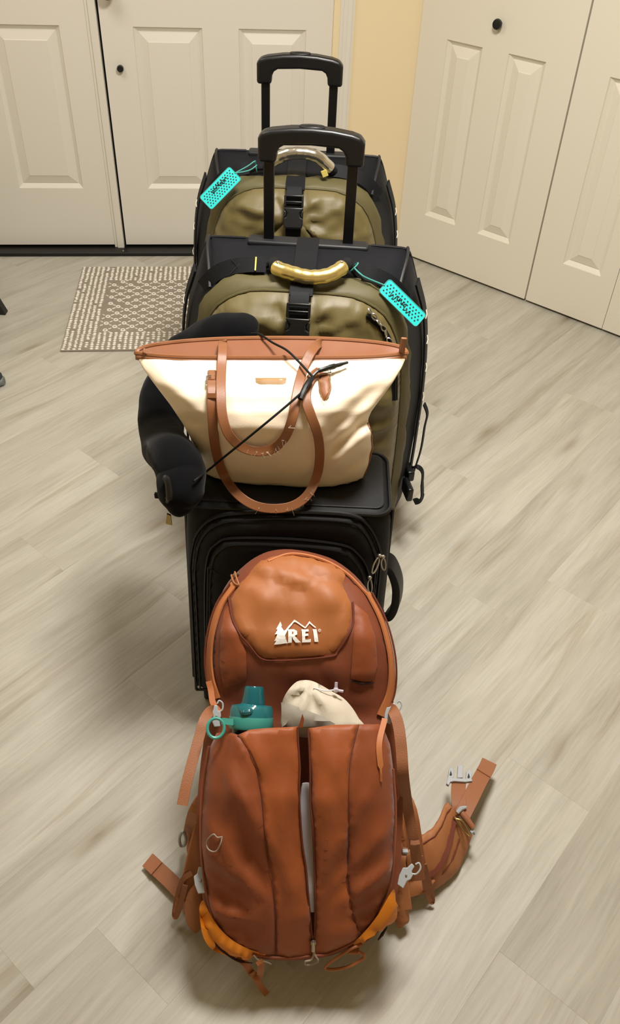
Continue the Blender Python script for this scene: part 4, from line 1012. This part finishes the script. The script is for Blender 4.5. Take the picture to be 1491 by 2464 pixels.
# ---- side compression straps, buckles
def bstrap(name, pts, w, m='strap', parent=None, t_=.002, n=6, nrm=None):
    P = [q if isinstance(q, V) else atY(*q) for q in pts]; c = crom(P, n); t = MB()
    t.strap(c, [nrm or (EYE - p).normalized() for p in c], w, t_); return t.build(name, m, parent or BAG, bo, recalc=True)
def Yp(x, y, off=0.0, H=Hp, S=Sp): return S(*hit(x, y, H))[0].y - off
bstrap('compression_strap', [on(522, 1705, .012, Hb, Sb), (505, 1712, .86), (490, 1735, .835), (480, 1770, .81), (466, 1820, .775), (450, 1880, .735), (438, 1938, .70)], .0185)
bstrap('compression_strap', [on(928, 1700, .012, Hb, Sb), (946, 1712, .87), (958, 1745, .845), (965, 1800, .81), (970, 1870, .775), atZ(980, 1940, .24), atZ(995, 2020, .18), atZ(1004, 2080, .13), atZ(1010, 2118, .10)], .0205)
t_ = bstrap('strap_loop', [atZ(1012, 2060, .13), atZ(1018, 2100, .10), atZ(1024, 2140, .05), atZ(1036, 2168, .02), atZ(1040, 2165, .02), atZ(1034, 2130, .06), atZ(1020, 2080, .11)], .010)
bstrap('strap_fold', [atZ(987, 2027, .182), atZ(997, 2028, .182), atZ(1009, 2026, .182)], .008)
def clip(px, off, H, S, rot, sc, label=None):
    p, n = S(*hit(*px, H)); p = p + n * off; n = (EYE - p).normalized(); u = AXR - n * AXR.dot(n); u.normalize(); w = n.cross(u)
    c, s = math.cos(rot), math.sin(rot); a = u * c + w * s; b = -u * s + w * c
    q = lambda x, y, z=0: p + a * (x * sc) + b * (y * sc) + n * z
    t = MB(); t.prism([q(x, y) for x, y in ((-.8, -2.2), (.5, -2.4), (.6, -.9), (1.1, -.4), (1.2, .6), (.7, 1.0), (.9, 2.0), (.2, 2.3), (-.3, 1.2), (-1.0, .9), (-1.1, -.6))], n * .006)
    o = t.build('buckle', 'grey_plastic', BAG, bo, bevel=.0015, recalc=True)
    t = MB(); t.ball(q(0.1, -.1, .0065), .0022, 8, 5); t.build('rivet', 'steel', o, bo)
    t = MB(); t.tube(crom([q(.9, .6, .004), q(1.7, 1.0, .004), q(2.0, 2.2, .004), q(1.4, 2.9, .004), q(.9, 2.4, .004)], 4), .0017, 6); t.build('hook', 'grey_plastic', o, bo)
    return o
clip((524, 1722), .020, Hb, Sb, .25, .0085); clip((928, 1710), .020, Hb, Sb, -.25, .0085)
clip((474, 2122), .012, Hp, Sp, .25, .0095); clip((960, 2102), .012, Hp, Sp, -.45, .0095)
bstrap('buckle_strap', [on(512, 1636, .010, Hb, Sb), (507, 1660, .905), (512, 1690, .885), (526, 1712, .870)], .011, 'zipband')
bstrap('buckle_strap', [on(918, 1730, .006), (912, 1790, Yp(912, 1790, .004)), (916, 1850, Yp(916, 1850, .004)), (917, 1880, Yp(917, 1880, .003))], [.010] * 12 + [.004] * 7, 'zipband')
bstrap('lower_strap', [(975, 2040, .735), (970, 2065, .715), (964, 2095, .70)], .009, 'belt')
t = MB(); t.box(atY(974, 2050, .725), (.011, .008, .011)); t.build('cord_slider', 'grey_plastic', BAG, bo, bevel=.0015, recalc=True)
bstrap('lower_strap', [(470, 2060, .74), (470, 2085, .725), (474, 2108, .71)], .011, 'belt')
# ---- side pockets
def blob(name, px, Y0, Y1, m, puff=.018, parent=None, zmin=.004, z01=None):
    """puffed cloth pocket: an outline at a slanting depth, thick both ways"""
    ys = [p[1] for p in px]; y0, y1 = min(ys), max(ys)
    P = [atZ(x, y, z01[0] + (z01[1] - z01[0]) * (y - y0) / (y1 - y0)) if z01 else atY(x, y, Y0 + (Y1 - Y0) * (y - y0) / (y1 - y0)) for x, y in px]
    o = sum(P, V()) / len(P); n = V((0, 0, 0))
    for a, b in zip(P, P[1:] + P[:1]): n += (a - o).cross(b - o)
    n.normalize(); n = -n if n.dot(EYE - o) < 0 else n
    u = n.orthogonal().normalized(); w = n.cross(u)
    def S(a, b):
        q = o + u * a + w * b; return q + n * fbm(q, 18) * .006, n
    t = MB(); patch(t, [((p - o).dot(u), (p - o).dot(w)) for p in crom(P, 4, True)], S, puff, .010, puff * 2.0, sink=.001, back=puff * .6)
    for p in t.v: p.z = max(p.z, zmin)
    return t.build(name, m, parent or BAG, bo, ang=180, recalc=True)
blob('side_pocket', [(476, 1958), (482, 2010), (486, 2080), (480, 2150), (466, 2100), (462, 2040), (466, 1985)], .78, .70, 'orange', .014)
blob('side_pocket', [(962, 1965), (972, 1990), (978, 2040), (975, 2100), (962, 2160), (950, 2120), (950, 2030)], .79, .70, 'orange', .014)
blob('side_pad', [(470, 1925), (482, 1915), (484, 1980), (478, 2060), (466, 2090), (452, 2060), (446, 2000), (452, 1960)], .82, .76, 'belt', .018)
t = MB(); t.tube(crom([atY(x, y, .765) for x, y in ((440, 2000), (432, 2015), (434, 2034), (443, 2034), (447, 2018))], 4, True), .003, 6, closed=True); t.build('adjuster', 'grey_plastic', BAG, bo)
blob('side_pad', [(958, 2150), (972, 2160), (985, 2210), (975, 2225), (958, 2235), (948, 2200)], .72, .68, 'belt', .010, z01=(.09, .02))

# ---- hip belt: right wing lying out on the floor
def ws(pts, z): return [atZ(x, y, zz) for (x, y), zz in zip(pts, z)]
topE = ws([(978, 2050), (1010, 2012), (1035, 1996), (1055, 1970), (1068, 1938), (1078, 1930)], [.115, .115, .110, .105, .098, .095])
botE = ws([(978, 2150), (1010, 2145), (1050, 2135), (1085, 2112), (1112, 2075), (1136, 2010)], [.010, .010, .010, .010, .012, .030])
tc_, bc_ = crom(topE, 6), crom(botE, 6); mb = MB(); rs = []
for i, (a, b) in enumerate(zip(tc_, bc_)):
    nrm = (EYE - (a + b) / 2).normalized(); side = (b - a).normalized(); nn = (nrm - side * nrm.dot(side)).normalized(); ring = []
    L_ = (b - a).length; f = i / (len(tc_) - 1); pf = .020 * math.sin(math.pi * (.12 + .8 * f)) + .006
    for k in range(20):
        q = 2 * math.pi * k / 20; s = .5 - .5 * math.cos(q); h = math.sin(q)
        p = a + (b - a) * s + nn * (h * pf * (1 if h > 0 else .5)) + nn * fbm((i * .3, s * 4, 2), 1.3) * .004
        p.z = max(p.z, .004); ring.append(p)
    rs.append(ring)
mb.rings(rs); HB = mb.build('hip_belt', 'belt', BAG, bo, ang=180, recalc=True, label='right hip belt wing spread on the floor')
def hb(i, s, off=.0):
    a, b = tc_[i], bc_[i]; f = i / (len(tc_) - 1); nrm = (EYE - (a + b) / 2).normalized(); side = (b - a).normalized(); nn = (nrm - side * nrm.dot(side)).normalized()
    pf = .020 * math.sin(math.pi * (.12 + .8 * f)) + .006; h = 2 * math.sqrt(max(0, s * (1 - s)))
    return a + (b - a) * s + nn * (h * pf + off)
n_ = len(tc_)
t = MB(); pz = [hb(i, s, .002) for i, s in ((9, .62), (13, .56), (17, .48), (21, .40), (25, .32), (28, .27))]; t.strap(crom(pz, 4), [(EYE - p).normalized() for p in crom(pz, 4)], [.006] + [.013] * 19 + [.006], .003); zz = t.build('pocket_zipper', 'seam', HB, bo, recalc=True)
t = MB(); t.tube([hb(i, s, .001) for i, s in ((4, .08), (9, .09), (14, .10), (19, .10), (24, .10), (29, .10))], .0014, 6); t.build('edge_seam', 'seam', HB, bo)
t = MB(); t.tube([hb(i, s, .001) for i, s in ((6, .80), (11, .78), (16, .72), (21, .68), (26, .62))], .0014, 6); t.build('edge_seam', 'seam', HB, bo)
t = MB(); t.ball(hb(28, .27, .006), .004, 8, 6); p0 = hb(28, .27, .008)
t.tube(crom([p0, p0 + V((.012, -.004, 0)), p0 + V((.022, -.018, -.006)), p0 + V((.026, -.030, -.010)), p0 + V((.018, -.024, -.008)), p0], 4), .002, 6); t.build('zipper_pull', 'brassy', HB, bo)
# belt webbing: short tab with the buckle, long free end
def fl_strap(name, pts, w, parent, m='strap', n=5):
    P = [atZ(x, y, z) for x, y, z in pts]; c = crom(P, n); t = MB(); t.strap(c, [(EYE - p).normalized() for p in c], w, .0022); return t.build(name, m, parent, bo, recalc=True)
fl_strap('belt_webbing', [(1108, 1962, .075), (1104, 1935, .085), (1102, 1905, .080), (1104, 1878, .070)], .030, BAG)
fl_strap('belt_webbing', [(1112, 1960, .085), (1130, 1925, .085), (1150, 1885, .070), (1170, 1848, .050), (1177, 1832, .045)], .033, BAG)
fl_strap('webbing_hem', [(1163, 1861, .060), (1170, 1848, .055), (1177, 1832, .050)], .0335, BAG)
t = MB(); P = [atZ(x, y, z) for x, y, z in ((1105, 1950, .088), (1120, 1968, .085), (1137, 1992, .075))]; t.tube(P, [.006, .007, .006], 10); lb = t.build('belt_roll', 'strap', BAG, bo, recalc=True)
t = MB(); P = [atZ(x, y, z) for x, y, z in ((1099, 1956, .094), (1108, 1946, .096), (1121, 1942, .092))]; t.tube(P, [.004, .005, .003], 8); t.build('ladder_lock', 'grey_plastic', BAG, bo, recalc=True)
t = MB(); P = [atZ(x, y, z) for x, y, z in ((1131, 2004, .072), (1138, 2000, .07), (1142, 2006, .066))]; t.tube(P, .0035, 8); t.build('ladder_lock', 'grey_plastic', BAG, bo, recalc=True)
# prong buckle
def bq(x, y): return atZ(x, y, .072)
up_ = V((0, 0, .008)); t = MB()
t.prism([bq(x, y) for x, y in ((1072, 1890), (1076, 1874), (1090, 1876), (1118, 1878), (1132, 1876), (1135, 1884), (1118, 1886), (1090, 1884), (1082, 1886), (1078, 1894))], up_); PBk = t.build('prong_buckle', 'grey_plastic', BAG, bo, bevel=.001, recalc=True)
for pts in ([(1098, 1876), (1100, 1846), (1112, 1844), (1112, 1876)], [(1076, 1876), (1078, 1858), (1084, 1847), (1090, 1858), (1090, 1876)], [(1118, 1880), (1120, 1862), (1128, 1853), (1134, 1866), (1132, 1880)]):
    t = MB(); t.prism([bq(x, y) for x, y in pts], up_); t.build('prong', 'grey_plastic', PBk, bo, bevel=.001, recalc=True)
for c in ((1084, 1860), (1127, 1866)):
    t = MB(); t.prism([atZ(c[0] + dx, c[1] + dy, .0812) for dx, dy in ((-3, 4), (0, -6), (3, 4), (0, 6))], V((0, 0, .0008))); t.build('prong_slot', 'ink', PBk, bo, smooth=False)
# left hip belt, folded back against the pack
blob('hip_belt', [(478, 2120), (484, 2160), (482, 2235), (466, 2245), (450, 2225), (444, 2190), (452, 2150)], .72, .665, 'belt', .013, z01=(.13, .018))
blob('hip_belt', [(462, 2095), (452, 2112), (444, 2150), (437, 2190), (424, 2208), (414, 2200), (420, 2165), (430, 2125), (445, 2100)], .74, .68, 'belt', .009, z01=(.13, .018))
bstrap('strap_loop', [atZ(462, 2100, .14), atZ(440, 2116, .12), atZ(428, 2150, .08), atZ(420, 2195, .03), atZ(424, 2205, .028), atZ(436, 2170, .07), atZ(446, 2130, .12)], .010)
fl_strap('belt_webbing', [(436, 2148, .020), (410, 2120, .022), (380, 2092, .018), (357, 2070, .012)], .030, BAG)
fl_strap('webbing_hem', [(377, 2090, .0205), (366, 2079, .0175), (355, 2069, .015)], .0305, BAG)
def side_pt(x, y, t=.5, s=.985):
    a, b = pab(x, y); f = min(1, max(0, b / BL)); d = V((0, .225, -.085)) * (1 - f) + V((0, .045, -.03)) * f
    p = PB0 + EA * (cen.x + (a - cen.x) * s) + EB * b + d * t; p.z = max(p.z, .02); return p
def web(name, pts, w, m='belt', t_=.014, nrm=V((0, -.5, .87))):
    c = crom(pts, 5); t = MB(); t.strap(c, nrm, w, t_); return t.build(name, m, BAG, bo, bevel=.003, recalc=True)
web('hip_belt_root', [side_pt(486, 2100, .75, .96), side_pt(482, 2120, .5, 1.02), atZ(474, 2160, .072), atZ(468, 2200, .050)], .045)
web('hip_belt_root', [side_pt(484, 2080, .75, .96), side_pt(478, 2090, .5, 1.04), atZ(456, 2120, .100), atZ(440, 2160, .062)], .032)
web('side_pad_root', [side_pt(484, 2020, .6, .97), side_pt(476, 2020, .35, 1.02), atY(468, 2015, .79)], .05)
web('hip_belt_root', [side_pt(950, 2140, .75, .96), side_pt(956, 2150, .5, 1.0), atZ(966, 2190, .055)], .04)
web('hip_belt_root', [side_pt(950, 2060, .8, .95), side_pt(960, 2070, .6, 1.02), (topE[0] + botE[0]) / 2, (topE[1] + botE[1]) / 2], .085)
web('belt_webbing', [atZ(436, 2148, .020), atZ(448, 2162, .030), atZ(458, 2175, .045)], .028, 'strap', .003)
# lower lashing loops
bstrap('lash_loop', [on(572, 2296, .004), (590, 2318, .545), (604, 2340, .54), (622, 2350, .535), (628, 2325, .54), (622, 2312, .545)], .012, 'orange')
bstrap('strap_tail', [(606, 2340, .538), (618, 2358, .535), (630, 2378, .532), (644, 2394, .530)], .011, 'orange')
t = MB(); t.tube(crom([on(870, 2268, .004), atY(846, 2282, .566), atY(800, 2312, .552), atY(782, 2328, .548), atY(800, 2333, .546), atY(838, 2326, .549), atY(872, 2308, .556), atY(876, 2298, .560), atY(862, 2290, .564)], 5), .0028, 6); t.build('lash_loop', 'orange', BAG, bo)
t = MB(); t.box(on(852, 2282, .004), (.02, .012, .008)); t.build('loop_tab', 'orange', BAG, bo, bevel=.002, recalc=True)
# zipper pull at the left shoulder
t = MB(); p = on(571, 1376, .008, Hb, Sb); t.ball(p, .005, 8, 6); t.tube([p, p + V((.006, 0, .006))], .0025, 6); zp_ = t.build('zipper_slider', 'steel', BAG, bo)
t = MB(); t.tube(crom([on(x, y, .008, Hb, Sb) for x, y in ((568, 1380), (562, 1392), (568, 1408), (578, 1412), (574, 1398), (570, 1384))], 4), .0017, 6); t.build('pull_cord', 'belt', zp_, bo)

# ------------------------------------------------------------ things in the pocket
# teal bottle
bc = hit(603, 1748, lambda a, b: .063); bp_ = PB0 + EA * bc[0] + EB * bc[1] + EN * .063
BOT = thing('water_bottle', 'teal water bottle standing in the backpack front pocket', 'bottle', bp_)
rb = .0395
t = MB(); t.lathe([(.0001, -.09), (.028, -.088), (.031, -.08), (.034, -.02), (.034, -.012), (.035, .0)], bp_, EB, 28); t.build('bottle_body', 'bottle_dark', BOT, bp_)
t = MB(); t.lathe([(rb * .96, -.004), (rb, .000), (rb, .015), (rb * .99, .017)], bp_, EB, 32); t.build('lid_band', 'bottle_loop', BOT, bp_)
t = MB(); t.lathe([(rb * .985, .016), (rb * .97, .030), (rb * .90, .036), (.022, .038), (.020, .040)], bp_, EB, 32); t.build('lid', 'bottle_lid', BOT, bp_)
sp_ = bp_ + EA * .002 + EB * .036
t = MB(); t.lathe([(.021, .0), (.0215, .006), (.0185, .022), (.0180, .030), (.0160, .034), (.0001, .0345)], sp_, EB, 28); t.build('spout_cap', 'bottle_teal', BOT, bp_)
t = MB(); t.tube(crom([bp_ + EA * x + EB * z + EN * n for x, z, n in ((-.022, .034, .024), (-.012, .026, .036), (.0, .028, .036), (.008, .036, .030))], 5), [.004] * 5 + [.006] * 6 + [.004] * 5, 8); t.build('latch', 'bottle_teal', BOT, bp_)
lc = atP(519, 1752, bp_ + EN * .050, (EYE - bp_).normalized()); ln = (EYE - lc).normalized(); lu = AXR - ln * AXR.dot(ln); lw = ln.cross(lu)
t = MB(); t.tube([lc + lu * .0145 * math.cos(q) + lw * .0165 * math.sin(q) for q in [k * math.pi / 14 for k in range(28)]], .0028, 8, closed=True); lp = t.build('carry_loop', 'bottle_loop', BOT, bp_)
t = MB(); t.strap([lc + lu * .010 + lw * .012, lc + lu * .028 + lw * .010, bp_ - EA * .030 + EB * .008 + EN * .020], ln, .011, .004); t.build('loop_tab', 'bottle_loop', BOT, bp_, recalc=True)

# cream cloth pouch
SPX = [(677, 1752), (676, 1720), (678, 1692), (688, 1668), (704, 1648), (720, 1638), (744, 1637), (768, 1646), (795, 1662), (826, 1680), (848, 1704), (864, 1730), (876, 1754), (800, 1775), (700, 1772)]
ph = .070
SP = [pab(x, y, ph) for x, y in SPX]; so = PB0 + EA * SP[0][0] + EB * SP[0][1] + EN * ph
POU = thing('drawstring_pouch', 'cream cloth drawstring pouch tucked in the backpack front pocket', 'pouch', so)
def pS(a, b):
    r = math.hypot(a - .013, b - .475); an = math.atan2(a - .013, b - .475)
    k = .014 * math.exp(-r / .06) * math.sin(6 * an) * sstep(0, .02, r) + .009 * math.sin(70 * (a * .75 + b * .65)) * sstep(.02, .08, r) + fbm((a, b, 6), 22) * .005
    return PB0 + EA * a + EB * b + EN * (ph + k), EN
t = MB(); patch(t, smooth(SP, 3), pS, .026, .008, .036, sink=.001, back=.016); pk = t.build('pouch_cloth', 'cloth', POU, so, ang=180, recalc=True)
g = [pab(x, y, ph + .034) for x, y in [(676, 1690), (690, 1692), (730, 1706), (770, 1722), (806, 1742), (800, 1748), (678, 1750)]]
t = MB(); patch(t, g, lambda a, b: (PB0 + EA * a + EB * b + EN * (ph + .034), EN), .003, .010, .0012); t.build('lower_panel', 'grey_cloth', pk, so, recalc=True)
p = PB0 + EN * (ph + .02)
a_, b_ = pab(808, 1660, ph + .015); c_ = PB0 + EA * a_ + EB * b_ + EN * (ph + .012)
t = MB(); t.ball(c_, .005, 10, 8); t.tube([c_, c_ + EB * .013 + EN * .003], .0028, 6); t.tube([c_ - EA * .004, c_ + EA * .013 - EB * .002], .0026, 6); t.build('cord_toggle', 'lilac', POU, so)
t = MB(); t.tube(crom([c_, c_ - EA * .02 - EB * .002 + EN * .002, c_ - EA * .04 + EB * .002 + EN * .004], 4), .0014, 5); t.build('drawstring', 'pale', POU, so)
# leather-brown zip garage that pokes up between bottle and pouch
t = MB(); q = [on(716, 1752, -.004), on(722, 1738, .002), on(732, 1716, .006), on(736, 1730, .006), on(728, 1750, .0)]; t.prism(q, EN * .002); t.build('zip_garage', 'orange_mid', BAG, bo, solid=0, recalc=True)

# pale container seen through the open zip
ca = [hit(x, y, lambda a, b: .050) for x, y in ((736, 1900), (744, 2050), (752, 2195))]
P = [PB0 + EA * a + EB * b + EN * h for (a, b), h in zip(ca, (.056, .052, .036))]
CON = thing('container', 'pale rounded container showing through the open zip of the backpack pocket', 'container', P[1])
cc = crom(P, 10); n_ = len(cc)
t = MB(); t.tube(cc, [.009 + .006 * min(1, i / 3, (n_ - 1 - i) / 4) * 1.0 for i in range(n_)], 20); t.build('container_body', 'pale', CON, P[1], recalc=True)
t = MB(); t.tube([cc[0] + (cc[0] - cc[1]).normalized() * k for k in (.012, .004, -.004)], [.006, .0085, .0095], 18); t.build('container_lid', 'pale', CON, P[1], recalc=True)

# ------------------------------------------------------------ left edge: chair leg and shoe
ch = atZ(-30, 752, 0)
CH = thing('chair', 'black chair at the left edge of the frame, only one foot in view', 'chair', ch)
t = MB(); L0 = atZ(6, 753, 0.0)
t.rings([[L0 + V((x - .05 * k, y, z)) for x, y in ((-.018, -.018), (.018, -.018), (.018, .018), (-.018, .018))] for k, z in ((0, 0), (1.6, .22), (3.2, .44))])
t.build('leg', 'black_metal', CH, ch, bevel=.003, smooth=False, recalc=True)
for dx, dy in ((-.29, -.31), (-.60, .0), (-.29, .31)):
    t = MB(); q = L0 + V((dx, dy, 0)); sx = -.05 * (dx + .3) / .3; sy = .05 * -dy / .3
    t.rings([[q + V((x + sx * k, y + sy * k, z)) for x, y in ((-.018, -.018), (.018, -.018), (.018, .018), (-.018, .018))] for k, z in ((0, 0), (1.6, .22), (3.2, .44))])
    t.build('leg', 'black_metal', CH, ch, bevel=.003, smooth=False, recalc=True)
RZ = Matrix.Rotation(R(45), 3, 'Z')
t = MB(); t.box(L0 + V((-.295, 0, .455)), (.40, .40, .035), RZ); t.build('seat', 'black_metal', CH, ch, bevel=.012, recalc=True)
t = MB(); t.box(L0 + V((-.435, .14, .70)), (.03, .38, .46), Matrix.Rotation(R(-45), 3, 'Z')); t.build('backrest', 'black_metal', CH, ch, bevel=.012, recalc=True)
def shoe(toe, heading, label):
    f = V((math.cos(heading), math.sin(heading), 0)); s = V((-f.y, f.x, 0)); o = V(toe) - f * .15
    S_ = thing('shoe', label, 'shoe', o, 0, 'dark shoes at the left edge')
    def ring(x, w, h0, h1, n=16):
        return [o + f * x + s * (w * math.cos(q)) + V((0, 0, h0 + (h1 - h0) * (.5 + .5 * math.sin(q)))) for q in [2 * math.pi * k / n for k in range(n)]]
    t = MB(); t.rings([ring(x, w, .0, .028) for x, w in ((-.135, .012), (-.125, .030), (-.08, .036), (0, .037), (.06, .046), (.11, .042), (.14, .026), (.150, .010))]); t.build('sole', 'sole', S_, o, recalc=True)
    t = MB(); t.rings([ring(x, w, .018, h) for x, w, h in ((-.130, .010, .06), (-.12, .028, .095), (-.07, .033, .10), (-.02, .035, .095), (.03, .039, .078), (.07, .042, .062), (.11, .037, .052), (.135, .022, .042), (.144, .008, .033))]); up = t.build('upper', 'shoe', S_, o, ang=180, recalc=True)
    t = MB()
    for k in range(4):
        x = -.005 + .022 * k; z = .093 - .008 * k; t.tube([o + f * x + s * -.02 + V((0, 0, z - .010)), o + f * (x + .004) + V((0, 0, z)), o + f * x + s * .02 + V((0, 0, z - .010))], .0025, 5)
    t.build('laces', 'sole', up, o)
tp = atZ(9, 915, .02); shoe((tp.x, tp.y, 0), R(-8), 'dark grey shoe at the left edge, the one farther back')
tp = atZ(1, 960, .02); shoe((tp.x - .01, tp.y - .055, 0), R(-14), 'dark grey shoe at the left edge, the one nearer the camera')
